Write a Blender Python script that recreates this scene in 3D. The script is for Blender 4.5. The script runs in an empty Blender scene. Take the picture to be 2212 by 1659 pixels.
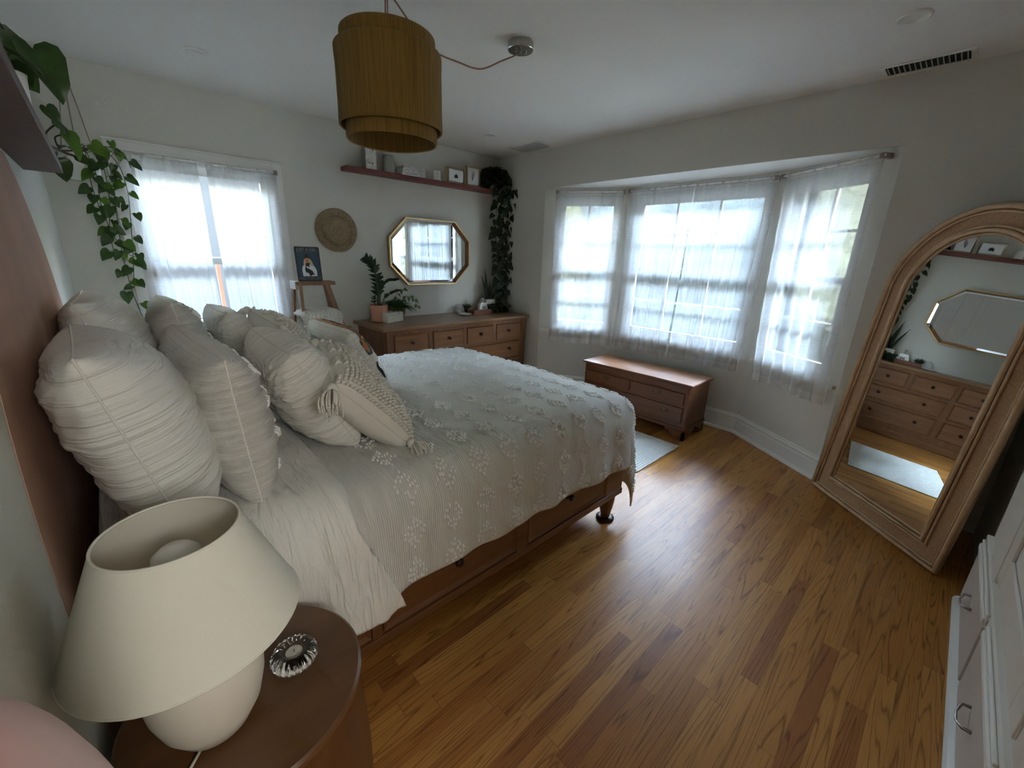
import bpy, bmesh, math, random
from mathutils import Vector, Matrix, noise
random.seed(7)
PI = math.pi
D = bpy.data
COL = bpy.context.scene.collection
V = Vector

# ------------------------------------------------------------------ room numbers (metres)
W, L, H = 3.530, 3.838, 2.44        # headboard wall x=0, bay wall x=W, window wall y=L
YN = -0.3126                        # face of the built-in unit on the near side
YB = -0.365                         # near wall behind it
HB = 2.087                          # bay ceiling height
BY1, BY0 = 3.116, 0.413             # bay opening along y
BX, BC1, BC0 = 3.963, 2.424, 1.100  # centre facet of the bay

# ------------------------------------------------------------------ materials
def mat(name, col=(.8, .8, .8), rough=.6, metal=0., spec=.5, noise_s=0, noise_a=.1, bump_s=0, bump_d=.002,
        stretch=(1, 1, 1), coat=0., trans=0., sheen=0., bump2=None, emit=None, sss=0, col2=None):
    m = D.materials.new(name); m.use_nodes = True
    nt = m.node_tree; N = nt.nodes; K = nt.links
    b = N['Principled BSDF']
    b.inputs['Base Color'].default_value = (*col, 1)
    b.inputs['Roughness'].default_value = rough
    b.inputs['Metallic'].default_value = metal
    b.inputs['Specular IOR Level'].default_value = spec
    b.inputs['Coat Weight'].default_value = coat
    b.inputs['Coat Roughness'].default_value = .15
    b.inputs['Transmission Weight'].default_value = trans
    b.inputs['Sheen Weight'].default_value = sheen
    if sss:
        b.inputs['Subsurface Weight'].default_value = sss
        b.inputs['Subsurface Radius'].default_value = (.01, .008, .006)
    tc = N.new('ShaderNodeTexCoord'); mp = N.new('ShaderNodeMapping')
    mp.inputs['Scale'].default_value = stretch
    K.new(tc.outputs['Object'], mp.inputs['Vector'])
    if noise_s:
        n = N.new('ShaderNodeTexNoise'); n.inputs['Scale'].default_value = noise_s; n.inputs['Detail'].default_value = 5
        K.new(mp.outputs['Vector'], n.inputs['Vector'])
        mx = N.new('ShaderNodeMix'); mx.data_type = 'RGBA'
        c2 = col2 if col2 else tuple(max(0, c * (1 - noise_a)) for c in col)
        c1 = col if col2 else tuple(min(1, c * (1 + noise_a)) for c in col)
        mx.inputs[6].default_value = (*c1, 1)
        mx.inputs[7].default_value = (*c2, 1)
        cr = N.new('ShaderNodeMapRange'); cr.inputs[1].default_value = .3; cr.inputs[2].default_value = .7
        K.new(n.outputs['Fac'], cr.inputs[0]); K.new(cr.outputs[0], mx.inputs[0])
        K.new(mx.outputs[2], b.inputs['Base Color'])
    if bump_s:
        n2 = N.new('ShaderNodeTexNoise'); n2.inputs['Scale'].default_value = bump_s; n2.inputs['Detail'].default_value = 4
        K.new(mp.outputs['Vector'], n2.inputs['Vector'])
        bp = N.new('ShaderNodeBump'); bp.inputs['Distance'].default_value = bump_d; bp.inputs['Strength'].default_value = 1
        K.new(n2.outputs['Fac'], bp.inputs['Height']); K.new(bp.outputs['Normal'], b.inputs['Normal'])
    return m

def nodes_of(m):
    return m.node_tree.nodes, m.node_tree.links, m.node_tree.nodes['Principled BSDF']

def math_node(N, K, op, a, b=None, c=None):
    n = N.new('ShaderNodeMath'); n.operation = op
    for i, v in enumerate((a, b, c)):
        if v is None: continue
        if isinstance(v, (int, float)): n.inputs[i].default_value = v
        else: K.new(v, n.inputs[i])
    return n.outputs[0]

def floor_material():
    m = mat('oak_floor', (.35, .17, .06), .4, spec=.35, coat=.13)
    N, K, b = nodes_of(m)
    b.inputs['Coat Roughness'].default_value = .22
    tc = N.new('ShaderNodeTexCoord'); sp = N.new('ShaderNodeSeparateXYZ')
    K.new(tc.outputs['Object'], sp.inputs[0])
    X, Y = sp.outputs[0], sp.outputs[1]
    yr = math_node(N, K, 'DIVIDE', Y, .057)
    row = math_node(N, K, 'FLOOR', yr)
    fy = math_node(N, K, 'FRACT', yr)
    wn = N.new('ShaderNodeTexWhiteNoise'); wn.noise_dimensions = '1D'; K.new(row, wn.inputs['W'])
    off = math_node(N, K, 'MULTIPLY', wn.outputs['Value'], 7.3)
    xr = math_node(N, K, 'ADD', math_node(N, K, 'DIVIDE', X, .72), off)
    colm = math_node(N, K, 'FLOOR', xr)
    fx = math_node(N, K, 'FRACT', xr)
    cid = N.new('ShaderNodeCombineXYZ'); K.new(row, cid.inputs[0]); K.new(colm, cid.inputs[1])
    wn2 = N.new('ShaderNodeTexWhiteNoise'); wn2.noise_dimensions = '2D'; K.new(cid.outputs[0], wn2.inputs['Vector'])
    rnd = wn2.outputs['Value']
    # grain space: along x slow, across y fast, per board offset
    gv = N.new('ShaderNodeCombineXYZ')
    K.new(math_node(N, K, 'ADD', math_node(N, K, 'MULTIPLY', X, .85), math_node(N, K, 'MULTIPLY', rnd, 40.)), gv.inputs[0])
    K.new(math_node(N, K, 'ADD', math_node(N, K, 'MULTIPLY', Y, 17.), math_node(N, K, 'MULTIPLY', rnd, 91.)), gv.inputs[1])
    n1 = N.new('ShaderNodeTexNoise'); n1.inputs['Scale'].default_value = .85; n1.inputs['Detail'].default_value = 1.6; n1.inputs['Roughness'].default_value = .4; n1.inputs['Distortion'].default_value = .25
    K.new(gv.outputs[0], n1.inputs['Vector'])
    # cathedral contour lines
    ct = math_node(N, K, 'FRACT', math_node(N, K, 'MULTIPLY', n1.outputs['Fac'], 15.))
    tri = math_node(N, K, 'ABSOLUTE', math_node(N, K, 'SUBTRACT', ct, .5))
    line = N.new('ShaderNodeMapRange'); line.inputs[1].default_value = .0; line.inputs[2].default_value = .16; line.inputs[3].default_value = 1.; line.inputs[4].default_value = 0.
    K.new(tri, line.inputs[0])
    # fine pores
    pv = N.new('ShaderNodeCombineXYZ')
    K.new(math_node(N, K, 'MULTIPLY', X, 14.), pv.inputs[0]); K.new(math_node(N, K, 'MULTIPLY', Y, 420.), pv.inputs[1]); K.new(rnd, pv.inputs[2])
    n2 = N.new('ShaderNodeTexNoise'); n2.inputs['Scale'].default_value = 1.; n2.inputs['Detail'].default_value = 3
    K.new(pv.outputs[0], n2.inputs['Vector'])
    ramp = N.new('ShaderNodeValToRGB'); e = ramp.color_ramp.elements
    e[0].position = 0; e[0].color = (.36, .135, .036, 1); e[1].position = 1; e[1].color = (.62, .30, .075, 1)
    for p, c in ((.12, (.45, .185, .042, 1)), (.5, (.52, .235, .056, 1)), (.8, (.57, .265, .066, 1))):
        k = ramp.color_ramp.elements.new(p); k.color = c
    K.new(rnd, ramp.inputs[0])
    mx = N.new('ShaderNodeMix'); mx.data_type = 'RGBA'; mx.blend_type = 'MULTIPLY'
    K.new(ramp.outputs[0], mx.inputs[6]); mx.inputs[7].default_value = (.33, .22, .15, 1)
    amt = math_node(N, K, 'MULTIPLY', line.outputs[0], math_node(N, K, 'ADD', math_node(N, K, 'MULTIPLY', n2.outputs['Fac'], 1.1), .15))
    K.new(amt, mx.inputs[0])
    mx2 = N.new('ShaderNodeMix'); mx2.data_type = 'RGBA'; mx2.blend_type = 'MULTIPLY'
    K.new(mx.outputs[2], mx2.inputs[6]); mx2.inputs[7].default_value = (.62, .52, .42, 1)
    pr = N.new('ShaderNodeMapRange'); pr.inputs[1].default_value = .48; pr.inputs[2].default_value = .72; pr.inputs[4].default_value = .6
    K.new(n2.outputs['Fac'], pr.inputs[0]); K.new(pr.outputs[0], mx2.inputs[0])
    # gaps
    g1 = math_node(N, K, 'LESS_THAN', fy, .016); g3 = math_node(N, K, 'LESS_THAN', fx, .0022)
    g = math_node(N, K, 'MAXIMUM', g1, g3)
    mx3 = N.new('ShaderNodeMix'); mx3.data_type = 'RGBA'; K.new(mx2.outputs[2], mx3.inputs[6]); mx3.inputs[7].default_value = (.12, .06, .025, 1)
    K.new(math_node(N, K, 'MULTIPLY', g, .75), mx3.inputs[0])
    K.new(mx3.outputs[2], b.inputs['Base Color'])
    h = math_node(N, K, 'SUBTRACT', math_node(N, K, 'MULTIPLY', rnd, .15), math_node(N, K, 'ADD', g, math_node(N, K, 'MULTIPLY', line.outputs[0], .1)))
    bp = N.new('ShaderNodeBump'); bp.inputs['Distance'].default_value = .0006; bp.inputs['Strength'].default_value = .7
    K.new(h, bp.inputs['Height']); K.new(bp.outputs['Normal'], b.inputs['Normal']); K.new(bp.outputs['Normal'], b.inputs['Coat Normal'])
    return m

def wood(name, c1, c2, axis=0, rough=.42, scale=1., coat=.1, contrast=1.):
    """straight-grained furniture wood, grain running along the given object axis"""
    m = mat(name, c1, rough, coat=coat)
    N, K, b = nodes_of(m)
    tc = N.new('ShaderNodeTexCoord'); mp = N.new('ShaderNodeMapping')
    s = [22 * scale] * 3; s[axis] = 1.6 * scale
    mp.inputs['Scale'].default_value = s
    K.new(tc.outputs['Object'], mp.inputs['Vector'])
    n = N.new('ShaderNodeTexNoise'); n.inputs['Scale'].default_value = 1.3; n.inputs['Detail'].default_value = 7; n.inputs['Roughness'].default_value = .62
    n.inputs['Distortion'].default_value = .5
    K.new(mp.outputs['Vector'], n.inputs['Vector'])
    n2 = N.new('ShaderNodeTexNoise'); n2.inputs['Scale'].default_value = 3.; K.new(tc.outputs['Object'], n2.inputs['Vector'])
    f = math_node(N, K, 'ADD', math_node(N, K, 'MULTIPLY', n.outputs['Fac'], .75), math_node(N, K, 'MULTIPLY', n2.outputs['Fac'], .25))
    r = N.new('ShaderNodeValToRGB'); r.color_ramp.elements[0].position = .5 - .18 / contrast; r.color_ramp.elements[1].position = .5 + .18 / contrast
    r.color_ramp.elements[0].color = (*c2, 1); r.color_ramp.elements[1].color = (*c1, 1)
    K.new(f, r.inputs[0]); K.new(r.outputs[0], b.inputs['Base Color'])
    bp = N.new('ShaderNodeBump'); bp.inputs['Distance'].default_value = .0006
    K.new(n.outputs['Fac'], bp.inputs['Height']); K.new(bp.outputs['Normal'], b.inputs['Normal'])
    return m

def rib_cloth(name, col, freq, depth, noise_s=30., rough=.9, axis=0, fine=.0012):
    """crinkled woven cloth: ribs along one UV direction"""
    m = mat(name, col, rough, spec=.2, sheen=.15)
    N, K, b = nodes_of(m)
    uv = N.new('ShaderNodeUVMap'); sp = N.new('ShaderNodeSeparateXYZ'); K.new(uv.outputs[0], sp.inputs[0])
    nz = N.new('ShaderNodeTexNoise'); nz.inputs['Scale'].default_value = noise_s; nz.inputs['Detail'].default_value = 3
    mp = N.new('ShaderNodeMapping'); mp.inputs['Scale'].default_value = (1, .25, 1) if axis == 0 else (.25, 1, 1)
    K.new(uv.outputs[0], mp.inputs['Vector']); K.new(mp.outputs[0], nz.inputs['Vector'])
    ph = math_node(N, K, 'ADD', math_node(N, K, 'MULTIPLY', sp.outputs[axis], freq * 2 * PI), math_node(N, K, 'MULTIPLY', nz.outputs['Fac'], 9.))
    s = math_node(N, K, 'SINE', ph)
    f2 = N.new('ShaderNodeTexNoise'); f2.inputs['Scale'].default_value = 600; K.new(uv.outputs[0], f2.inputs['Vector'])
    hgt = math_node(N, K, 'ADD', math_node(N, K, 'MULTIPLY', s, math_node(N, K, 'ADD', nz.outputs['Fac'], .1)), math_node(N, K, 'MULTIPLY', f2.outputs['Fac'], fine / max(depth, 1e-5)))
    bp = N.new('ShaderNodeBump'); bp.inputs['Distance'].default_value = depth; K.new(hgt, bp.inputs['Height'])
    K.new(bp.outputs['Normal'], b.inputs['Normal'])
    return m

def crease_cloth(name, col, sx, sy, depth, rough=.9, fine=.00025):
    """plain cloth with long soft creases laid out in UV space"""
    m = mat(name, col, rough, spec=.15, sheen=.1)
    N, K, b = nodes_of(m)
    uv = N.new('ShaderNodeUVMap'); hs = []
    for k, (fx, fy, dist) in enumerate(((sx, sy, 1.2), (sx * 2.3, sy * 2.6, .8))):
        mp = N.new('ShaderNodeMapping'); mp.inputs['Scale'].default_value = (fx, fy, 1); mp.inputs['Location'].default_value = (k * 3.7, k * 1.3, 0); mp.inputs['Rotation'].default_value = (0, 0, .12 * (1 - 2 * k))
        K.new(uv.outputs[0], mp.inputs[0])
        n = N.new('ShaderNodeTexNoise'); n.inputs['Scale'].default_value = 1; n.inputs['Detail'].default_value = 2; n.inputs['Distortion'].default_value = dist
        K.new(mp.outputs[0], n.inputs['Vector'])
        r = math_node(N, K, 'ABSOLUTE', math_node(N, K, 'SUBTRACT', n.outputs['Fac'], .5))
        hs.append(math_node(N, K, 'MULTIPLY', math_node(N, K, 'POWER', math_node(N, K, 'SUBTRACT', 1., math_node(N, K, 'MULTIPLY', r, 4.)), 2.), (1., .4)[k]))
    f = N.new('ShaderNodeTexNoise'); f.inputs['Scale'].default_value = 400; K.new(uv.outputs[0], f.inputs['Vector'])
    h = math_node(N, K, 'ADD', math_node(N, K, 'ADD', hs[0], hs[1]), math_node(N, K, 'MULTIPLY', f.outputs['Fac'], fine / depth))
    bp = N.new('ShaderNodeBump'); bp.inputs['Distance'].default_value = depth; K.new(h, bp.inputs['Height']); K.new(bp.outputs['Normal'], b.inputs['Normal'])
    return m

def sheer(name, col=(.93, .93, .92), t=.3, scale=90):
    m = D.materials.new(name); m.use_nodes = True
    N = m.node_tree.nodes; K = m.node_tree.links; N.clear()
    out = N.new('ShaderNodeOutputMaterial')
    tr = N.new('ShaderNodeBsdfTransparent'); tl = N.new('ShaderNodeBsdfTranslucent'); df = N.new('ShaderNodeBsdfDiffuse')
    tr.inputs[0].default_value = (1, 1, 1, 1); tl.inputs[0].default_value = (*col, 1); df.inputs[0].default_value = (*col, 1)
    a = N.new('ShaderNodeMixShader'); a.inputs[0].default_value = .38; K.new(tl.outputs[0], a.inputs[1]); K.new(df.outputs[0], a.inputs[2])
    b = N.new('ShaderNodeMixShader')
    # slubby weave lets a little more or less light through
    tc = N.new('ShaderNodeTexCoord'); mp = N.new('ShaderNodeMapping'); mp.inputs['Scale'].default_value = (25, 25, 260)
    nz = N.new('ShaderNodeTexNoise'); nz.inputs['Scale'].default_value = 1.; nz.inputs['Detail'].default_value = 2
    K.new(tc.outputs['Object'], mp.inputs[0]); K.new(mp.outputs[0], nz.inputs['Vector'])
    mr = N.new('ShaderNodeMapRange'); mr.inputs[1].default_value = .3; mr.inputs[2].default_value = .7
    mr.inputs[3].default_value = t + .025; mr.inputs[4].default_value = t - .035
    K.new(nz.outputs['Fac'], mr.inputs[0])
    K.new(mr.outputs[0], b.inputs[0]); K.new(a.outputs[0], b.inputs[1]); K.new(tr.outputs[0], b.inputs[2])
    K.new(b.outputs[0], out.inputs[0])
    return m

def pane_glass():
    m = D.materials.new('window_glass'); m.use_nodes = True
    N = m.node_tree.nodes; K = m.node_tree.links; N.clear()
    out = N.new('ShaderNodeOutputMaterial'); tr = N.new('ShaderNodeBsdfTransparent'); gl = N.new('ShaderNodeBsdfGlossy')
    gl.inputs['Roughness'].default_value = .02; tr.inputs[0].default_value = (.95, .97, .97, 1)
    fr = N.new('ShaderNodeFresnel'); fr.inputs[0].default_value = 1.4
    mx = N.new('ShaderNodeMixShader'); K.new(fr.outputs[0], mx.inputs[0]); K.new(tr.outputs[0], mx.inputs[1]); K.new(gl.outputs[0], mx.inputs[2])
    K.new(mx.outputs[0], out.inputs[0])
    return m

M = {}
M['wall'] = mat('wall_paint', (.725, .71, .64), .75, spec=.25, bump_s=220, bump_d=.0006)
M['ceiling'] = mat('ceiling_paint', (.83, .81, .755), .85, spec=.2, bump_s=180, bump_d=.0006)
M['trim'] = mat('white_trim_paint', (.84, .83, .79), .4, spec=.45)
M['builtin'] = mat('white_cabinet_paint', (.80, .77, .72), .35, spec=.5)
M['builtin_dull'] = mat('taupe_drawer_paint', (.62, .56, .51), .4, spec=.5)
M['floor'] = floor_material()
M['arch'] = mat('terracotta_wall_paint', (.58, .36, .27), .8, spec=.2, noise_s=4, noise_a=.08)
M['glass'] = pane_glass()
M['sheer'] = sheer('sheer_curtain_cloth', (.90, .91, .92), .58)
M['sheer_hem'] = sheer('sheer_curtain_hem', (.92, .92, .90), .50)
M['dresser'] = wood('dresser_oak', (.27, .125, .050), (.165, .068, .026), 0, .42)
M['dresser_v'] = wood('dresser_oak_upright', (.235, .105, .042), (.14, .056, .022), 2, .42)
M['dresser_top'] = wood('dresser_top_oak', (.33, .18, .085), (.23, .115, .05), 0, .3, coat=.25)
M['bed'] = wood('bed_frame_pine', (.19, .078, .027), (.115, .042, .014), 0, .42, coat=.2)
M['knob'] = mat('dark_bronze', (.05, .03, .025), .35, metal=.7)
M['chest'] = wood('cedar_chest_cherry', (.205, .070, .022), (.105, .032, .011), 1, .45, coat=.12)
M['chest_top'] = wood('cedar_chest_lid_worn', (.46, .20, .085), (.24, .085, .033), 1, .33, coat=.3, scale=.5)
M['brass'] = mat('aged_brass', (.16, .10, .05), .45, metal=.8)
M['shelf_wood'] = wood('red_stained_shelf', (.235, .065, .05), (.15, .038, .032), 0, .5)
M['shelf_under'] = mat('dark_plum_shelf', (.16, .11, .11), .6, noise_s=40)
M['gold'] = mat('brushed_gold', (.72, .50, .22), .3, metal=.9)
M['gold_in'] = mat('dark_bronze_edge', (.22, .11, .05), .4, metal=.5)
M['mirror'] = mat('mirror_silvering', (.90, .93, .92), .0, metal=1.)
M['bevel'] = mat('mirror_bevel', (.97, .98, .98), .03, metal=1.)
M['rattan'] = mat('rattan_weave', (.50, .315, .17), .8, noise_s=160, noise_a=.22, bump_s=420, bump_d=.0008)
M['pole'] = mat('rattan_pole', (.68, .47, .28), .5, noise_s=25, noise_a=.12)
M['linen'] = crease_cloth('white_linen', (.86, .845, .79), 3, 9, .0035)
M['cotton'] = crease_cloth('white_cotton', (.88, .87, .82), 2.2, 11, .0028)
M['duvet'] = crease_cloth('duvet_cotton', (.88, .87, .825), 22, 3.2, .004)
M['comforter'] = rib_cloth('crinkle_cotton', (.85, .835, .785), 140, .0024)
M['tuft'] = mat('tufted_yarn', (.96, .955, .93), .95, spec=.1)
M['bpillow'] = rib_cloth('crinkle_pillow_cotton', (.87, .855, .80), 120, .0014, axis=1)
M['bobble'] = mat('bobble_yarn', (.84, .815, .75), .95, spec=.1, bump_s=350, bump_d=.0005)
M['yarn'] = mat('cream_yarn', (.80, .77, .69), .95, spec=.1)
M['mattress'] = mat('mattress_white', (.75, .74, .71), .9)
M['shade_yarn'] = mat('mustard_yarn', (.29, .175, .042), .85, spec=.2, noise_s=3, noise_a=.3, stretch=(60, 60, 1.2), bump_s=6, bump_d=.003, sheen=.15)
M['cord'] = mat('copper_cord', (.38, .19, .12), .5)
M['nickel'] = mat('brushed_nickel', (.55, .54, .51), .25, metal=1.)
M['lampshade'] = mat('cream_lampshade_cloth', (.82, .81, .715), .85, spec=.15, bump_s=500, bump_d=.0001, sss=0)
M['ceramic'] = mat('matte_cream_ceramic', (.80, .765, .68), .55, spec=.4)
M['bulb'] = mat('frosted_bulb', (.86, .84, .78), .12, spec=.6)
M['walnut'] = wood('walnut_drum', (.17, .078, .030), (.085, .036, .014), 0, .28, scale=.5, coat=.35)
M['walnut_v'] = wood('walnut_drum_side', (.16, .07, .027), (.09, .037, .015), 2, .35, scale=.5, coat=.2)
M['crystal'] = mat('cut_glass', (.97, .98, .97), .03, trans=1., spec=.5)
M['wax'] = mat('candle_wax', (.72, .70, .62), .5)
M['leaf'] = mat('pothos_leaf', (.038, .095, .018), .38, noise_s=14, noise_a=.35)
M['leaf_pale'] = mat('pothos_leaf_light', (.085, .20, .018), .38, noise_s=14, noise_a=.35)  # paler green tone given to some of the vine leaves
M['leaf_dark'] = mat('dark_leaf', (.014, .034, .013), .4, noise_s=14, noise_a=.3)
M['fern'] = mat('fern_green', (.075, .16, .035), .5, noise_s=20, noise_a=.35)
M['stem'] = mat('vine_stem', (.055, .035, .018), .6)
M['stem_g'] = mat('green_stem', (.05, .085, .025), .55)
M['soil'] = mat('potting_soil', (.03, .02, .012), .95, bump_s=80, bump_d=.004)
M['terra'] = mat('peach_terracotta', (.60, .27, .17), .55)
M['white_pot'] = mat('white_ceramic_pot', (.80, .79, .76), .4)
M['taupe_pot'] = mat('taupe_pot', (.34, .29, .25), .5)
M['basket'] = mat('gold_brown_basket', (.36, .21, .09), .7, bump_s=120, bump_d=.003, noise_s=60, noise_a=.3)
M['seagrass'] = mat('woven_seagrass', (.36, .275, .165), .9, noise_s=70, noise_a=.2, bump_s=160, bump_d=.002)
M['bone'] = mat('bone_inlay', (.74, .70, .60), .5, noise_s=40, noise_a=.12)
M['rope'] = mat('jute_rope', (.30, .24, .16), .9)
M['old_wood'] = wood('worn_ladder_wood', (.33, .18, .09), (.18, .09, .045), 2, .7)
M['knit'] = mat('cream_knit', (.68, .63, .54), .95, bump_s=160, bump_d=.002)
M['rug'] = mat('white_woven_rug', (.80, .78, .72), .95, noise_s=60, noise_a=.06, bump_s=300, bump_d=.002)
M['paper'] = mat('white_paper', (.88, .88, .87), .8)
M['clear'] = pane_glass()
M['clear'].node_tree.nodes['Transparent BSDF'].inputs[0].default_value = (1, 1, 1, 1); M['clear'].node_tree.nodes['Fresnel'].inputs[0].default_value = 1.15
M['cover'] = mat('book_cover_white', (.74, .72, .68), .6, noise_s=60, noise_a=.08)
M['ink'] = mat('black_ink', (.03, .03, .03), .6)
M['sign_blue'] = mat('sign_slate_blue', (.045, .085, .13), .5)
M['sign_dark'] = mat('sign_charcoal', (.055, .055, .06), .55, noise_s=30, noise_a=.4)
M['sign_text'] = mat('sign_lettering_grey', (.30, .32, .33), .6)
M['skin_art'] = mat('art_orange', (.62, .24, .10), .6)
M['hair_art'] = mat('art_blonde', (.62, .47, .30), .6)
M['white_art'] = mat('art_white', (.78, .78, .77), .6)
M['vase'] = mat('smoky_glass_vase', (.36, .35, .30), .3, spec=.5, noise_s=3, noise_a=.1, stretch=(30, 30, .5))
M['black'] = mat('black_dye', (.02, .02, .02), .8)
M['orange'] = mat('rust_orange_dye', (.55, .20, .06), .8)
M['slate'] = mat('slate_grey_dye', (.09, .10, .11), .8)
M['silver'] = mat('hammered_silver', (.62, .60, .55), .35, metal=.7, bump_s=90, bump_d=.003)
M['red_wood'] = wood('reddish_tray', (.30, .10, .05), (.17, .05, .03), 0, .4)
M['dark'] = mat('cavity_shade', (.02, .02, .02), .9)
M['grille'] = mat('vent_grille', (.62, .62, .60), .5)
M['pink'] = mat('pink_velvet', (.62, .30, .27), .8, sheen=.5, noise_s=6, noise_a=.1)
M['metal_handle'] = mat('pewter_handle', (.36, .33, .30), .3, metal=.9)
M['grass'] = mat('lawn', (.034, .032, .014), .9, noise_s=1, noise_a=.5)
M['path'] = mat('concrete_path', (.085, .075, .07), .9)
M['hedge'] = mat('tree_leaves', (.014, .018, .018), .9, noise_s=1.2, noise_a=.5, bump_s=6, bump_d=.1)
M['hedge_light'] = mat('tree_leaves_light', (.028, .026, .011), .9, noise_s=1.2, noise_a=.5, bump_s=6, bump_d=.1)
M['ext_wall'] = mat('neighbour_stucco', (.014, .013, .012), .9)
M['ext_wood'] = mat('eave_wood', (.40, .31, .13), .8)
M['red_post'] = mat('orange_red_paint', (.45, .05, .02), .6)

# ------------------------------------------------------------------ mesh helpers
class MB:
    def __init__(s): s.v = []; s.f = []; s.uv = None
    def add(s, vs, fs):
        o = len(s.v); s.v += [tuple(p) for p in vs]; s.f += [tuple(i + o for i in f) for f in fs]; return s
    def clamp(s, x1=99, y1=99, z0=-99):
        s.v = [(min(p[0], x1), min(p[1], y1), max(p[2], z0)) for p in s.v]; return s
    def box(s, x0, x1, y0, y1, z0, z1, T=None):
        vs = [V((x, y, z)) for x in (x0, x1) for y in (y0, y1) for z in (z0, z1)]
        if T: vs = [T @ p for p in vs]
        return s.add(vs, [(0, 1, 3, 2), (4, 6, 7, 5), (0, 4, 5, 1), (2, 3, 7, 6), (0, 2, 6, 4), (1, 5, 7, 3)])
    def beam(s, a, b, w, d, up=V((0, 0, 1))):
        a = V(a); b = V(b); t = (b - a).normalized(); r = t.cross(up)
        if r.length < 1e-4: r = t.cross(V((0, 1, 0)))
        r.normalize(); u = r.cross(t)
        vs = [p + r * (w / 2 * i) + u * (d / 2 * j) for p in (a, b) for i, j in ((-1, -1), (1, -1), (1, 1), (-1, 1))]
        return s.add(vs, [(0, 1, 2, 3), (7, 6, 5, 4), (0, 4, 5, 1), (1, 5, 6, 2), (2, 6, 7, 3), (3, 7, 4, 0)])
    def lathe(s, prof, c=(0, 0, 0), seg=32, T=None, ripple=None, a0=0., a1=2 * PI):
        vs = []; n = len(prof); full = abs(a1 - a0 - 2 * PI) < 1e-6
        for k in range(seg if full else seg + 1):
            a = a0 + (a1 - a0) * k / seg
            for i, (r, z) in enumerate(prof):
                rr = r * (1 + (ripple(a, i) if ripple else 0))
                p = V((c[0] + rr * math.cos(a), c[1] + rr * math.sin(a), c[2] + z))
                vs.append(T @ p if T else p)
        fs = []
        for k in range(seg):
            k2 = (k + 1) % seg if full else k + 1
            for i in range(n - 1):
                fs.append((k * n + i, k2 * n + i, k2 * n + i + 1, k * n + i + 1))
        return s.add(vs, fs)
    def tube(s, pts, r, seg=6, cap=True):
        pts = [V(p) for p in pts]; n = len(pts); vs = []; fs = []
        rr = r if isinstance(r, (list, tuple)) else [r] * n
        u = None
        for i, p in enumerate(pts):
            t = (pts[min(i + 1, n - 1)] - pts[max(i - 1, 0)])
            if t.length < 1e-9: t = V((0, 0, 1))
            t.normalize()
            if u is None:
                u = t.cross(V((0, 0, 1)))
                if u.length < 1e-3: u = t.cross(V((1, 0, 0)))
            u = (u - t * u.dot(t))
            if u.length < 1e-6: u = t.orthogonal()
            u.normalize(); w = t.cross(u)
            for k in range(seg):
                a = 2 * PI * k / seg
                vs.append(p + (u * math.cos(a) + w * math.sin(a)) * rr[i])
        for i in range(n - 1):
            for k in range(seg):
                k2 = (k + 1) % seg
                fs.append((i * seg + k, i * seg + k2, (i + 1) * seg + k2, (i + 1) * seg + k))
        if cap:
            fs.append(tuple(range(seg))[::-1]); fs.append(tuple((n - 1) * seg + k for k in range(seg)))
        return s.add(vs, fs)
    def grid(s, fn, nu, nv, closed_u=False):
        vs = [fn(i / nu, j / nv) for i in range(nu + (0 if closed_u else 1)) for j in range(nv + 1)]
        fs = []
        for i in range(nu):
            i2 = (i + 1) % nu if closed_u else i + 1
            for j in range(nv):
                fs.append((i * (nv + 1) + j, i2 * (nv + 1) + j, i2 * (nv + 1) + j + 1, i * (nv + 1) + j + 1))
        return s.add(vs, fs)
    def prism(s, poly, fn0, fn1):
        """poly: list of 2d points (convex or not), fn maps (a,b)->Vector for the two caps"""
        n = len(poly); vs = [fn0(*p) for p in poly] + [fn1(*p) for p in poly]
        fs = [tuple(range(n))[::-1], tuple(range(n, 2 * n))] + [(i, (i + 1) % n, n + (i + 1) % n, n + i) for i in range(n)]
        return s.add(vs, fs)
    def sphere(s, c, r, seg=16, rings=10, sc=(1, 1, 1)):
        c = V(c)
        def fn(u, v):
            a = 2 * PI * u; t = PI * v
            return c + V((math.sin(t) * math.cos(a) * sc[0], math.sin(t) * math.sin(a) * sc[1], math.cos(t) * sc[2])) * r
        return s.grid(fn, seg, rings, closed_u=True)
    def build(s, name, m, parent=None, smooth=False, bevel=0, seg=2, weld=False, subsurf=0, recalc=True, angle=None):
        me = D.meshes.new(name); me.from_pydata(s.v, [], s.f); me.update()
        bm = bmesh.new(); bm.from_mesh(me)
        if weld: bmesh.ops.remove_doubles(bm, verts=bm.verts, dist=weld if isinstance(weld, float) else 1e-5)
        if recalc: bmesh.ops.recalc_face_normals(bm, faces=bm.faces)
        bm.to_mesh(me); bm.free()
        if m: me.materials.append(M[m] if isinstance(m, str) else m)
        if smooth:
            me.polygons.foreach_set('use_smooth', [True] * len(me.polygons))
            if angle:
                try: me.set_sharp_from_angle(angle=angle)
                except Exception: pass
        o = D.objects.new(name, me); COL.objects.link(o)
        if parent:
            o.parent = parent; o.matrix_parent_inverse = wm(parent).inverted()
        if bevel:
            b = o.modifiers.new('bevel', 'BEVEL'); b.width = bevel; b.segments = seg; b.limit_method = 'ANGLE'; b.angle_limit = math.radians(40)
        if subsurf:
            b = o.modifiers.new('sub', 'SUBSURF'); b.levels = subsurf; b.render_levels = subsurf
        return o

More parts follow.
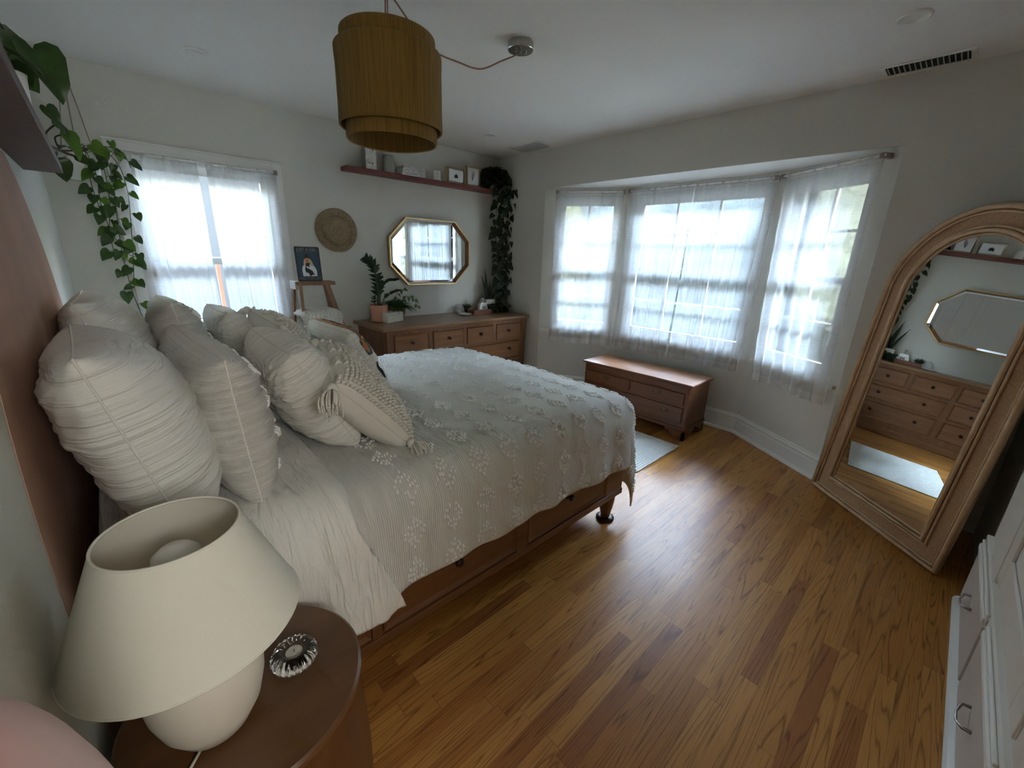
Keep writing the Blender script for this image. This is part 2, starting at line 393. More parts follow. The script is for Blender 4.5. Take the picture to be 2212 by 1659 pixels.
def wm(o):
    m = o.matrix_basis.copy()
    if o.parent: m = wm(o.parent) @ o.matrix_parent_inverse @ m
    return m
def tag(o, label=None, cat=None, group=None, kind=None):
    if label: o['label'] = label
    if cat: o['category'] = cat
    if group: o['group'] = group
    if kind: o['kind'] = kind
    return o
def struct(o): o['kind'] = 'structure'; return o
def empty(name, loc=(0, 0, 0), label=None, cat=None, group=None, rz=0):
    o = D.objects.new(name, None); COL.objects.link(o); o.location = loc; o.rotation_euler = (0, 0, rz)
    o.empty_display_size = .05
    return tag(o, label, cat, group)
def TR(loc=(0, 0, 0), rz=0, rx=0, ry=0, sc=1):
    return Matrix.Translation(V(loc)) @ Matrix.Rotation(rz, 4, 'Z') @ Matrix.Rotation(ry, 4, 'Y') @ Matrix.Rotation(rx, 4, 'X') @ Matrix.Scale(sc, 4)
def nz(x, y=0., z=0.): return noise.noise(V((x, y, z)))
def spl(pts, n=8):
    P = [V(p) for p in pts]; out = []
    for i in range(len(P) - 1):
        p0 = P[max(i - 1, 0)]; p1 = P[i]; p2 = P[i + 1]; p3 = P[min(i + 2, len(P) - 1)]
        for k in range(n):
            t = k / n; out.append(.5 * ((2 * p1) + (p2 - p0) * t + (2 * p0 - 5 * p1 + 4 * p2 - p3) * t * t + (3 * p1 - p0 - 3 * p2 + p3) * t * t * t))
    out.append(P[-1]); return out
def lerp(a, b, t): return a + (b - a) * t
def sstep(a, b, x):
    t = min(1, max(0, (x - a) / (b - a))); return t * t * (3 - 2 * t)

# ================================================================== THE ROOM
struct(MB().box(-.12, BX + .3, YB - .2, L + .15, -.08, 0).build('floor', 'floor'))
# ceiling, with the bay's own lower soffit
struct(MB().box(-.12, W + .14, YB - .12, L + .15, H, H + .1).build('ceiling', 'ceiling'))
struct(MB().box(-.12, 0, YB - .25, L + .15, 0, H).build('wall_left', 'wall'))
# painted arch behind the bed (a coat of paint on the wall)
ar = [(0.99, 0.0)]
for k in range(41):
    a = PI - PI * k / 40
    ar.append((1.865 + .875 * math.cos(a), .86 + .875 * math.sin(a)))
ar.append((2.74, 0.0))
ar = [(y, min(z, 1.69)) for y, z in ar]
tag(MB().prism(ar, lambda a, b: V((.0004, a, b)), lambda a, b: V((.0016, a, b))).build('painted_arch', 'arch'),
    'terracotta arch painted on the wall behind the bed pillows', 'wall paint')

def wall_with_hole(name, P, Q, z1, hole=None, t=.12, side=1, m='wall'):
    """wall from P to Q (xy), thickness t away from the room, hole=(d0,d1,za,zb)"""
    P = V((*P, 0)); Q = V((*Q, 0)); d = (Q - P); ln = d.length; d.normalize(); n = V((d.y, -d.x, 0)) * side
    b = MB()
    def seg(a0, a1, za, zb):
        if a1 - a0 < 1e-4 or zb - za < 1e-4: return
        vs = [P + d * a + n * k + V((0, 0, z)) for a in (a0, a1) for k in (0, t) for z in (za, zb)]
        b.add(vs, [(0, 1, 3, 2), (4, 6, 7, 5), (0, 4, 5, 1), (2, 3, 7, 6), (0, 2, 6, 4), (1, 5, 7, 3)])
    if hole:
        h0, h1, za, zb = hole
        seg(0, h0, 0, z1); seg(h1, ln, 0, z1); seg(h0, h1, 0, za); seg(h0, h1, zb, z1)
    else: seg(0, ln, 0, z1)
    return struct(b.build(name, m, weld=False))

# far wall with the left window
WX0, WX1, WZ0, WZ1 = .355, 1.225, .80, 1.975
wall_with_hole('wall_far', (-.12, L), (W + .14, L), H, (WX0 + .12, WX1 + .12, WZ0, WZ1), t=.14, side=-1)
# near wall, with a doorway gap added to let the fill light in
b = MB(); b.box(.52, W + .14, YB - .12, YB, 0, H); b.box(-.12, .52, YB - .12, YB, 2.06, H)
struct(b.build('wall_near', 'wall'))
# unseen hallway added behind the camera, housing for the fill light
b = MB(); b.box(-.12, 0, YB - 2.2, YB - .12, 0, H); b.box(1.0, 1.1, YB - 2.2, YB - .12, 0, H); b.box(-.12, 1.1, YB - 2.3, YB - 2.2, 0, H)
struct(b.build('wall_added_hall', 'wall'))
struct(MB().box(-.12, 1.1, YB - 2.3, YB - .12, H, H + .1).build('ceiling_added_hall', 'ceiling'))
struct(MB().box(-.12, 1.1, YB - 2.3, YB - .2, -.07, .0).build('floor_added_hall', 'floor'))
# right wall around the bay opening
b = MB(); b.box(W, W + .12, BY1, L + .1, 0, H); b.box(W, W + .12, YB - .1, BY0, 0, H); b.box(W, W + .02, BY0, BY1, HB, H)
struct(b.build('wall_right', 'wall'))
# bay facets
fA = (W, BY1); fB = (BX, BC1); fC = (BX, BC0); fD = (W, BY0)
LA = math.hypot(fB[0] - fA[0], fB[1] - fA[1]); LC = BC1 - BC0
SZ0, SZ1 = .68, 2.0
wall_with_hole('wall_bay_left', fA, fB, HB, (.135, LA - .06, SZ0, SZ1), t=.12, side=-1)
wall_with_hole('wall_bay_center', fB, fC, HB, (.07, LC - .07, SZ0, SZ1), t=.12, side=-1)
wall_with_hole('wall_bay_right', fC, fD, HB, (.06, LA - .135, SZ0, SZ1), t=.12, side=-1)
# bay ceiling slab
bp_ = [(W + .125, BY1 + .10), (BX + .16, BC1 + .07), (BX + .16, BC0 - .07), (W + .125, BY0 - .10), (W + .02, BY0 + .0), (W + .02, BY1 - .0)]
struct(MB().prism(bp_, lambda a, c: V((a, c, HB)), lambda a, c: V((a, c, HB + .1))).build('ceiling_bay', 'ceiling'))

# baseboards: board, stepped cap, quarter round
def baseboard(name, pts):
    b = MB()
    prof = [(0, 0), (.022, 0), (.022, .008), (.018, .018), (.010, .022), (.0, .024)]
    main = [(.0, .0), (.014, .0), (.014, .115), (.011, .120), (.011, .132), (.015, .136), (.015, .146), (.008, .152), (.006, .165), (0, .168)]
    for pr in (main, [(p[0] + .012, p[1]) for p in prof]):
        rings = []
        P = [V((*p, 0)) for p in pts]
        for i, p in enumerate(P):
            d0 = (P[i] - P[i - 1]).normalized() if i else (P[1] - P[0]).normalized()
            d1 = (P[i + 1] - P[i]).normalized() if i < len(P) - 1 else d0
            n0 = V((-d0.y, d0.x, 0)); n1 = V((-d1.y, d1.x, 0)); nn = (n0 + n1).normalized(); k = 1 / max(.3, nn.dot(n0))
            rings.append([p + nn * (a * k) + V((0, 0, z)) for a, z in pr])
        vs = [q for r in rings for q in r]; n = len(pr); fs = []
        for i in range(len(P) - 1):
            for j in range(n):
                fs.append((i * n + j, i * n + (j + 1) % n, (i + 1) * n + (j + 1) % n, (i + 1) * n + j))
        fs.append(tuple(range(n))); fs.append(tuple((len(P) - 1) * n + j for j in range(n))[::-1])
        b.add(vs, fs)
    return struct(b.build(name, 'trim'))
baseboard('baseboard_right', [(W, YB), fD, fC, fB, fA, (W, L)])
baseboard('baseboard_far', [(W, L), (0, L)])

# ------------------------------------------------------------------ windows
def window_unit(name, P, d, n, w, z0, z1, zmid, mz=(), mv=1, sash=.045):
    """P: lower-left corner on the inner wall face, d along wall, n outwards"""
    P = V(P); d = V(d); n = V(n)
    def bx(b, a0, a1, k0, k1, za, zb):
        vs = [P + d * a + n * k + V((0, 0, z)) for a in (a0, a1) for k in (k0, k1) for z in (za, zb)]
        b.add(vs, [(0, 1, 3, 2), (4, 6, 7, 5), (0, 4, 5, 1), (2, 3, 7, 6), (0, 2, 6, 4), (1, 5, 7, 3)])
    root = MB(); f = .025
    bx(root, 0, f, .0, .12, z0, z1); bx(root, w - f, w, .0, .12, z0, z1); bx(root, f, w - f, 0, .12, z1 - f, z1); bx(root, f, w - f, 0, .12, z0, z0 + f)
    root = struct(root.build(name, 'trim'))
    for nm, k, za, zb in (('upper_sash', .075, zmid - .02, z1 - f), ('lower_sash', .04, z0 + f, zmid + .02)):
        s = MB(); a0, a1 = f, w - f
        bx(s, a0, a0 + sash, k, k + .032, za, zb); bx(s, a1 - sash, a1, k, k + .032, za, zb)
        bx(s, a0 + sash, a1 - sash, k, k + .032, za, za + (sash if nm[0] == 'u' else sash * 1.6)); bx(s, a0 + sash, a1 - sash, k, k + .032, zb - sash, zb)
        for z in mz:
            if za + .1 < z < zb - .1: bx(s, a0 + sash, a1 - sash, k + .008, k + .026, z - .009, z + .009)
        for i in range(mv):
            a = a0 + (a1 - a0) * (i + 1) / (mv + 1); bx(s, a - .009, a + .009, k + .008, k + .026, za + sash, zb - sash)
        s = s.build(nm, 'trim', root)
        g = MB(); bx(g, a0 + sash * .6, a1 - sash * .6, k + .014, k + .018, za + .02, zb - .02); g.build('pane', 'glass', s)
    return root
def unit(P, Q): 
    d = (V((*Q, 0)) - V((*P, 0))); ln = d.length; d.normalize(); return d, ln, V((-d.y, d.x, 0))
w1 = window_unit('window_1', (WX0, L, 0), (1, 0, 0), (0, 1, 0), WX1 - WX0, WZ0, WZ1, 1.325, (), 0)
# casing and stool round window 1
b = MB(); cs = .066; y0, y1 = L - .016, L
b.box(WX0 - cs, WX0, y0, y1, WZ0 - .02, WZ1 + cs); b.box(WX1, WX1 + cs, y0, y1, WZ0 - .02, WZ1 + cs); b.box(WX0, WX1, y0, y1, WZ1, WZ1 + cs)
b.box(WX0 - cs - .02, WX1 + cs + .02, L - .045, L, WZ0 - .045, WZ0 - .02); b.box(WX0 - cs, WX1 + cs, L - .014, L, WZ0 - .10, WZ0 - .045)
b.box(WX0 - cs - .006, WX1 + cs + .006, L - .024, L, WZ1 + cs, WZ1 + cs + .012)
b.build('casing', 'trim', w1, bevel=.003)
bayu = [unit(fA, fB), unit(fB, fC), unit(fC, fD)]
for k, (P, (d, ln, n), a0, a1) in enumerate(((fA, bayu[0], .135, LA - .06), (fB, bayu[1], .07, LC - .07), (fC, bayu[2], .06, LA - .135))):
    n = n if n.x > 0 else -n
    window_unit('window_%d' % (k + 2), V((*P, 0)) + d * a0, d, n, a1 - a0, SZ0, SZ1, 1.34, (1.655, 1.045), 2 if k == 1 else 1)
# sill ledge running round the bay
for nm, P, (d, ln, n) in (('trim_1', fA, bayu[0]), ('trim_2', fB, bayu[1]), ('trim_3', fC, bayu[2])):
    n = n if n.x > 0 else -n
    P = V((*P, 0)); b = MB()
    vs = [P + d * a + n * k + V((0, 0, z)) for a in (.02, ln - .02) for k in (-.03, .0) for z in (SZ0 - .03, SZ0 - .005)]
    b.add(vs, [(0, 1, 3, 2), (4, 6, 7, 5), (0, 4, 5, 1), (2, 3, 7, 6), (0, 2, 6, 4), (1, 5, 7, 3)])
    struct(b.build(nm, 'trim'))

# ------------------------------------------------------------------ curtains
def curtain(label, P, d, nin, w0, w1, z0, z1, pleats, seed, parent_group, amp=.02, slant=0., flare=0., name='sheer_curtain'):
    """sheer panel from d=w0..w1 on the wall line P+d, nin points into the room"""
    P = V(P); d = V(d); nin = V(nin)
    def fold(u, t):
        a = amp * (.35 + .95 * t)
        ph = 2 * PI * pleats * (u + .035 * nz(u * 3.1, t * .7, seed) + .02 * nz(u * 9, t * .5, seed + 4))
        s = math.sin(ph + 1.1 * nz(u * 2, seed * 1.7)); s2 = .45 * math.sin(2.3 * ph + seed + t * .8)
        wgt = .35 + 1.1 * abs(nz(u * 4.3, seed + 9, t * .25))
        return a * (s + s2 * (1 - t) * .8) * wgt
    def pos(u, t, k=0.):
        z = lerp(z1, z0, t)
        x = lerp(w0, w1, u) + slant * t * t + flare * (u - .5) * t + .012 * nz(u * 5, t * 2, seed + 20)
        off = fold(u, t) + .004 * nz(u * 20, z * 12, seed) * (1 + t)
        zz = z + (.010 * nz(u * 4, seed + 3) if t > .97 else 0)
        return P + d * x + nin * (off + k) + V((0, 0, zz))
    nu = int(pleats * 14); b = MB().grid(lambda u, v: pos(u, v), nu, 40)
    o = b.build(name, 'sheer', smooth=True, recalc=False)
    tag(o, label, 'curtain', parent_group)
    hem = .055 / (z1 - z0)
    MB().grid(lambda u, v: pos(u, 1 - hem * v, .0025), nu, 2).build('hem', 'sheer_hem', o, smooth=True, recalc=False)
    MB().grid(lambda u, v: pos(u, hem * .8 * v, .0025), nu, 2).build('rod_pocket', 'sheer_hem', o, smooth=True, recalc=False)
    return o
bayG = 'sheer curtains in the bay window'
P0 = V((*fA, 0)); dA, lA, nA = bayu[0]; nA = nA if nA.x > 0 else -nA
dB, lB, nB = bayu[1]; nB = nB if nB.x > 0 else -nB
dC, lC, nC = bayu[2]; nC = nC if nC.x > 0 else -nC
OFF = .065
curtain('white sheer curtain on the left angled side of the bay', P0 - nA * OFF, dA, -nA, .125, .775, .555, 2.055, 8, 1.3, bayG, .016)
PB = V((*fB, 0))
curtain('white sheer curtain over the left half of the bay centre window', PB - nB * OFF, dB, -nB, .06, .665, .555, 2.055, 8, 5.1, bayG, .017, slant=-.045)
curtain('white sheer curtain over the right half of the bay centre window', PB - nB * OFF, dB, -nB, .675, 1.30, .55, 2.055, 9, 8.7, bayG, .018, slant=-.035)
PC = V((*fC, 0))
curtain('white sheer curtain on the right angled side, nearest the leaning mirror', PC - nC * OFF, dC, -nC, .075, .765, .54, 2.06, 7, 3.9, bayG, .022, slant=.04, flare=-.03)
def rod(label, a, c, n_in, grp, m='trim'):
    a = V(a); c = V(c); t = (c - a).normalized(); n_in = V(n_in)
    e = MB().tube([a, c], .008, 10).build('curtain_rod', m, smooth=True); tag(e, label, 'curtain rod', grp)
    for p in (a, c):
        q = p + t * (.012 if p == a else -.012)
        MB().beam(q + n_in * .014, q - n_in * (OFF - .004), .022, .03).build('bracket', 'taupe_pot', e, bevel=.003)
    return e
for k, (P, d, n, ln, s) in enumerate(((P0, dA, nA, lA, (.118, lA - .03)), (PB, dB, nB, lB, (.035, lB - .035)), (PC, dC, nC, lC, (.03, lC - .045)))):
    rod('thin curtain rod across the %s of the bay' % ('left angled side', 'centre', 'right angled side')[k],
        P + d * s[0] - n * OFF + V((0, 0, 2.043)), P + d * s[1] - n * OFF + V((0, 0, 2.043)), -n, 'bay curtain rods')
winG = 'sheer curtains on the window behind the bed'
curtain('white sheer curtain on the left half of the window behind the bed', (0, L - .045, 0), (1, 0, 0), (0, -1, 0), .345, .742, .62, 1.985, 7, 11.3, winG, .020, slant=.012)
curtain('white sheer curtain on the right half of the window behind the bed', (0, L - .045, 0), (1, 0, 0), (0, -1, 0), .800, 1.240, .62, 1.985, 7, 15.9, winG, .019, slant=.01)
OFF = .045
rod('thin white curtain rod over the window behind the bed', (.335, L - .045, 1.975), (1.25, L - .045, 1.975), (0, -1, 0), 'rod over the bed window')

# ------------------------------------------------------------------ outside
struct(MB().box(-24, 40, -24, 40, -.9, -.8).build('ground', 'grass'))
struct(MB().box(7.0, 9.6, -22, 34, -.8, -.78).build('garden_path', 'path'))
def bumpy(name, c, r, m, label, cat, sc=(1, 1, 1), seed=0, group=None, amp=.25):
    b = MB(); c = V(c)
    def fn(u, v):
        a = 2 * PI * u; t = PI * v; q = V((math.sin(t) * math.cos(a), math.sin(t) * math.sin(a), math.cos(t)))
        k = 1 + amp * noise.noise(q * 2.2 + V((seed, 0, 0))) + .12 * noise.noise(q * 7 + V((0, seed, 0)))
        return c + V((q.x * sc[0], q.y * sc[1], q.z * sc[2])) * r * k
    b.grid(fn, 48, 28, closed_u=True); o = b.build(name, m, smooth=True, weld=True); return tag(o, label, cat, group)
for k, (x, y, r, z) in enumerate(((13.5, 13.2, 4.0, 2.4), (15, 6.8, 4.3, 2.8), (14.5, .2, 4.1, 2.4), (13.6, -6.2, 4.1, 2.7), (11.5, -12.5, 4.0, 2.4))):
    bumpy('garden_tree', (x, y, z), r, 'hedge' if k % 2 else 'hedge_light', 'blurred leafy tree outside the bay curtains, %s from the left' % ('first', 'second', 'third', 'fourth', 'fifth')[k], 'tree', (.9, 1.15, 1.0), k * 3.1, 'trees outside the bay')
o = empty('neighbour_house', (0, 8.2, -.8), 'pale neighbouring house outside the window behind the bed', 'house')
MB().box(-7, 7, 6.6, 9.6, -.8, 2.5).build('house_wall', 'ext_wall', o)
MB().prism([(6.3, 2.5), (9.9, 2.5), (8.1, 3.6)], lambda a, c: V((-7.3, a, c)), lambda a, c: V((7.3, a, c))).build('house_roof', 'ext_wood', o)
tag(MB().box(.864, .888, 4.45, 4.48, -.8, 1.28).build('garden_post', 'red_post'), 'orange red post standing outside the window behind the bed', 'post')
struct(MB().box(W + .2, BX + .36, BY0 - .5, BY1 + .5, 2.20, 2.26).build('eave', 'ext_wood'))

# ------------------------------------------------------------------ built-in unit on the near side
bu = empty('built_in_cabinet', (1.2, YN, 0), 'white built in cabinet with low drawers along the near wall', 'cabinet')
x0, x1 = .55, 2.712
MB().box(x0, x1, YB, YN - .004, 0, .352).build('base_carcass', 'builtin', bu)
MB().box(x0, x1, YB, YN - .022, .352, 2.2).build('upper_carcass', 'builtin', bu)
b = MB(); 
prof = [(0, 0), (.024, 0), (.024, .01), (.018, .022), (.006, .028), (0, .03)]
b.prism(prof, lambda a, c: V((x0, YN + a - .004, c)), lambda a, c: V((x1 - .002, YN + a - .004, c))).build('toe_moulding', 'trim', bu)
for k, (xa, xb) in enumerate(((2.105, 2.70), (1.47, 2.045), (.80, 1.41))):
    dw = MB().box(xa, xb, YN - .006, YN + .003, .045, .285).build('drawer', 'builtin_dull', bu, bevel=.003)
    MB().box(xa - .0, xb, YN - .004, YN + .010, .292, .318).build('drawer_rail', 'trim', bu, bevel=.005)
    MB().box(xa - .0, xb, YN - .004, YN + .006, .325, .338).build('drawer_bead', 'trim', bu, bevel=.004)
    xm = (xa + xb) / 2 + .01
    pts = [(xm - .052, YN, .185), (xm - .05, YN + .022, .182), (xm - .02, YN + .032, .172), (xm + .02, YN + .032, .172), (xm + .05, YN + .022, .182), (xm + .052, YN, .185)]
    MB().tube(pts, [.006, .0045, .0035, .0035, .0045, .006], 8).build('bow_handle', 'metal_handle', dw, smooth=True)
for xa in (2.045, 1.41):
    MB().box(xa, xa + .05, YN - .012, YN - .002, .03, .30).build('divider', 'builtin_dull', bu)
# ledge above the drawers and framed panel doors
MB().box(x0, x1, YB, YN - .002, .345, .36).build('ledge', 'builtin', bu, bevel=.004)
MB().box(2.30, 2.50, YN - .03, YN - .008, .36, 2.2).build('side_casing', 'builtin', bu, bevel=.006)
for k, (xa, xb) in enumerate(((1.50, 2.27), (.70, 1.47))):
    dr = MB().box(xa, xb, YN - .03, YN - .016, .40, 2.15).build('door', 'builtin', bu, bevel=.003)
    f = MB()
    for (p, q, r_, s_) in ((xa, xa + .09, .40, 2.15), (xb - .09, xb, .40, 2.15), (xa + .09, xb - .09, .40, .52), (xa + .09, xb - .09, 2.03, 2.15), (xa + .09, xb - .09, 1.2, 1.3)):
        f.box(p, q, YN - .016, YN - .006, r_, s_)
    f.build('door_frame', 'builtin', dr, bevel=.004)

# ================================================================== FURNITURE
def framed_front(b_panel, b_frame, T, u0, u1, z0, z1, fw=.018, raise_=.013):
    """T(u, k, z): k = outwards. flat panel with mitred moulding round it"""
    def bx(b, a0, a1, k0, k1, za, zb):
        vs = [T(a, k, z) for a in (a0, a1) for k in (k0, k1) for z in (za, zb)]
        b.add(vs, [(0, 1, 3, 2), (4, 6, 7, 5), (0, 4, 5, 1), (2, 3, 7, 6), (0, 2, 6, 4), (1, 5, 7, 3)])
    bx(b_panel, u0 + fw * .5, u1 - fw * .5, -.004, .003, z0 + fw * .5, z1 - fw * .5)
    # mitred sloping moulding
    o = [(u0, z0), (u1, z0), (u1, z1), (u0, z1)]; i = [(u0 + fw, z0 + fw), (u1 - fw, z0 + fw), (u1 - fw, z1 - fw), (u0 + fw, z1 - fw)]
    m = [((p[0] * .75 + q[0] * .25), (p[1] * .75 + q[1] * .25)) for p, q in zip(o, i)]
    vs = [T(a, .0, z) for a, z in o] + [T(a, raise_, z) for a, z in m] + [T(a, .003, z) for a, z in i]
    fs = []
    for k in range(4):
        k2 = (k + 1) % 4; fs += [(k, k2, 4 + k2, 4 + k), (4 + k, 4 + k2, 8 + k2, 8 + k)]
    b_frame.add(vs, fs)

def knob(parent, c, nrm, r=.014, m='knob'):
    c = V(c); n = V(nrm); q = V((0, 0, 1)).rotation_difference(n).to_matrix().to_4x4()
    T = Matrix.Translation(c) @ q
    return MB().lathe([(0, 0), (r * .95, 0), (r * .9, .002), (r * .45, .004), (r * .42, .012), (r * .9, .017), (r * 1.05, .023), (r * .85, .029), (0, .031)], seg=18, T=T).build('knob', m, parent, smooth=True)

# ---- dresser
ds = empty('dresser', (2.62, 3.54, 0), 'long oak dresser with panelled drawers and dark round knobs under the octagonal mirror', 'dresser')
dx0, dx1, dyf, dzt = 1.800, 3.462, 3.258, .808
MB().box(dx0, dx1, dyf, 3.82, .075, dzt - .028).build('body', 'dresser_v', ds, bevel=.004)
b = MB(); b.box(1.757, 3.503, 3.238, 3.832, dzt - .0285, dzt)
b.build('top', 'dresser_top', ds, bevel=.007, seg=3)
b = MB().box(dx0 - .012, dx1 + .012, dyf - .014, 3.82, .0, .085)
b.build('plinth', 'dresser', ds, bevel=.008)
MB().box(dx0 - .01, dx1 + .01, dyf - .012, 3.8, dzt - .042, dzt - .029).build('top_moulding', 'dresser', ds, bevel=.005)
Td = lambda u, k, z: V((u, dyf - k, z))
rows = [((1.862, 2.215), .573, .744, 1), ((2.256, 2.612), .573, .744, 1), ((2.648, 2.992), .573, .744, 1), ((3.030, 3.372), .573, .744, 1)]
for za, zb in ((.372, .545), (.150, .345)):
    rows += [((1.862, 2.612), za, zb, 2), ((2.662, 3.374), za, zb, 2)]
for (ua, ub), za, zb, nk in rows:
    p = MB(); f = MB(); framed_front(p, f, Td, ua, ub, za, zb)
    dr = p.build('drawer', 'dresser', ds); f.build('drawer_moulding', 'dresser', dr)
    for k in range(nk):
        u = (ua + ub) / 2 if nk == 1 else lerp(ua, ub, .22 + .56 * k)
        knob(dr, (u, dyf - .002, (za + zb) / 2 + .005), (0, -1, 0), .0145)

# ---- cedar chest in the bay
ch = empty('cedar_chest', (3.60, 1.83, 0), 'low dark cherry cedar chest with worn lid and brass handles under the bay windows', 'chest')
cf, cb_, cy0, cy1 = 3.405, 3.785, 1.312, 2.352
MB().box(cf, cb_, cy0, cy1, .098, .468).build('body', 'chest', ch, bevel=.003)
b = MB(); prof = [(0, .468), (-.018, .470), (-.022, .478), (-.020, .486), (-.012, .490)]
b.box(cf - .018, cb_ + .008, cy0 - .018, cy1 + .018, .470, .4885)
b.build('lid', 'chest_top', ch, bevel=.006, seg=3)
b = MB(); b.box(cf - .022, cf - .012, cy0 - .022, cy1 + .022, .4675, .484); b.box(cf - .022, cb_ + .008, cy0 - .022, cy0 - .012, .4675, .484); b.box(cf - .022, cb_ + .008, cy1 + .012, cy1 + .022, .4675, .484)
b.build('lid_edge', 'chest', ch, bevel=.004)
b = MB(); b.box(cf - .012, cb_, cy0 - .012, cy1 + .012, .085, .108); b.box(cf - .006, cb_, cy0 - .006, cy1 + .006, .108, .116)
b.build('base_moulding', 'chest', ch, bevel=.004)
MB().box(cf - .004, cf + .002, cy0 + .01, cy1 - .01, .416, .462).build('apron', 'chest', ch, bevel=.002)
def batwing(parent, y, z):
    x = cf - .0125
    sh = [(-.034, .0), (-.030, .012), (-.018, .008), (-.010, .016), (0, .012), (.010, .016), (.018, .008), (.030, .012), (.034, 0), (.022, -.008), (.014, -.018), (0, -.024), (-.014, -.018), (-.022, -.008)]
    h = MB().prism(sh, lambda a, c: V((x, y + a, z + c)), lambda a, c: V((x - .0025, y + a, z + c))).build('handle_plate', 'brass', parent)
    pts = [(x - .003, y - .024, z + .003)] + [(x - .014 - .004 * math.sin(PI * k / 8), y - .026 * math.cos(PI * k / 8), z - .016 * math.sin(PI * k / 8)) for k in range(9)] + [(x - .003, y + .024, z + .003)]
    MB().tube(pts, .0028, 8).build('bail', 'brass', h, smooth=True)
for ya, yb, za, zb, hs in ((1.856, 2.325, .300, .402, (2.092,)), (1.347, 1.838, .300, .402, (1.585,)), (1.347, 2.325, .145, .280, (2.187, 1.500))):
    dr = MB().box(cf - .012, cf + .002, ya, yb, za, zb).build('drawer', 'chest', ch, bevel=.006, seg=3)
    for y in hs: batwing(dr, y, (za + zb) / 2 + .018)
for y, z in ((1.84, .440), (1.846, .262)):
    MB().prism([(0, .012), (.010, .004), (.006, -.010), (0, -.014), (-.006, -.010), (-.010, .004)], lambda a, c: V((cf - .004 if z > .4 else cf - .012, y + a, z + c)), lambda a, c: V(((cf - .004 if z > .4 else cf - .012) - .003, y + a, z + c))).build('keyhole_plate', 'brass', ch)
# ogee bracket feet
def bracket_foot(xc, yc, sx, sy):
    """xc,yc outer corner; sx,sy inward directions"""
    b = MB()
    out = [(0, .088), (0, .0), (.085, .0), (.098, .018), (.088, .035), (.112, .045), (.125, .066), (.165, .072), (.180, .088)]
    def ogee(z): t = z / .088; return .012 * math.sin(PI * t * 1.0) - .006 * math.sin(2 * PI * t)
    for ax in (0, 1):
        def f(a, z, th):
            o = -ogee(z) + th
            return V((xc + sx * (a if ax == 0 else o), yc + sy * (o if ax == 0 else a), z))
        n = len(out)
        b.prism([(max(a, 0), z) for a, z in out], lambda a, z: f(a, z, 0), lambda a, z: f(a, z, .022))
    return b.build('bracket_foot', 'chest', ch)
for xc, sx in ((cf - .006, 1), (cb_ - .004, -1)):
    for yc, sy in ((cy0 - .006, 1), (cy1 + .006, -1)):
        bracket_foot(xc, yc, sx, sy)

# ---- rug
def rugfn(u, v):
    x = lerp(2.63, 3.275, u); y = lerp(1.275, 2.29, v)
    x += .004 * nz(v * 14, 3); y += .006 * nz(u * 11, 9)
    return V((x, y, .0085 + .0022 * math.sin(v * 2 * PI * 46) + .0015 * math.sin(u * 2 * PI * 34 + (int(v * 46) % 2) * PI)))
b = MB(); b.grid(rugfn, 150, 230)
b.box(2.634, 3.27, 1.28, 2.285, 0, .0075)
tag(b.build('rug', 'rug', smooth=True), 'small white woven rug on the oak floor before the cedar chest', 'rug')

# ---- bed
bed = empty('bed', (1.05, 1.86, 0), 'pine storage bed with panelled drawers and turned bun feet', 'bed')
bx0, bx1, by0, by1 = .03, 2.055, 1.052, 2.668
MB().box(bx0, bx1, by0 + .012, by1 - .012, .19, .47).build('frame', 'bed', bed)
b = MB()
for yy, sg in ((by0, 1), (by1, -1)):
    y0 = min(yy, yy + sg * .02); y1 = max(yy, yy + sg * .02)
    b.box(bx0, bx1, y0, y1, .176, .212)
    b.box(bx0, bx1, y0 + .0 + (.004 if sg > 0 else 0), y1 - (.004 if sg < 0 else 0), .43, .475)
b.box(bx1 - .02, bx1 + .004, by0, by1, .176, .212); b.box(bx1 - .02, bx1 + .002, by0, by1, .43, .475)
b.build('rail', 'bed', bed, bevel=.004)
Tb = lambda u, k, z: V((u, by0 + .012 - k, z))
for ua, ub, kx in ((.06, .585, .34), (.62, 1.238, .925), (1.302, 1.90, 1.583)):
    p = MB(); f = MB(); framed_front(p, f, Tb, ua, ub, .222, .425, .022, .011)
    dr = p.build('drawer', 'bed', bed); f.build('drawer_moulding', 'bed', dr)
    knob(dr, (kx, by0 + .010, .343), (0, -1, 0), .017)
for ua, ub in ((.585, .62), (1.238, 1.302), (1.90, 2.055)):
    MB().box(ua, ub, by0 + .004, by0 + .03, .212, .43).build('stile', 'bed', bed, bevel=.003)
for x in (.12, 2.01):
    for y in (by0 + .062, by1 - .062):
        ft = MB().lathe([(0, .012), (.026, .012), (.026, .03), (.031, .05), (.038, .085), (.044, .13), (.046, .18), (0, .18)], (x, y, 0), 28).build('turned_foot', 'bed', bed, smooth=True, angle=.8)
        MB().lathe([(0, .0), (.046, .0), (.051, .005), (.051, .012), (.046, .017), (.028, .021), (0, .021)], (x, y, 0), 28).build('foot_disc', 'knob', ft, smooth=True, angle=.8)
MB().box(.04, 2.06, 1.075, 2.645, .47, .715).build('mattress', 'mattress', bed, bevel=.045, seg=4)

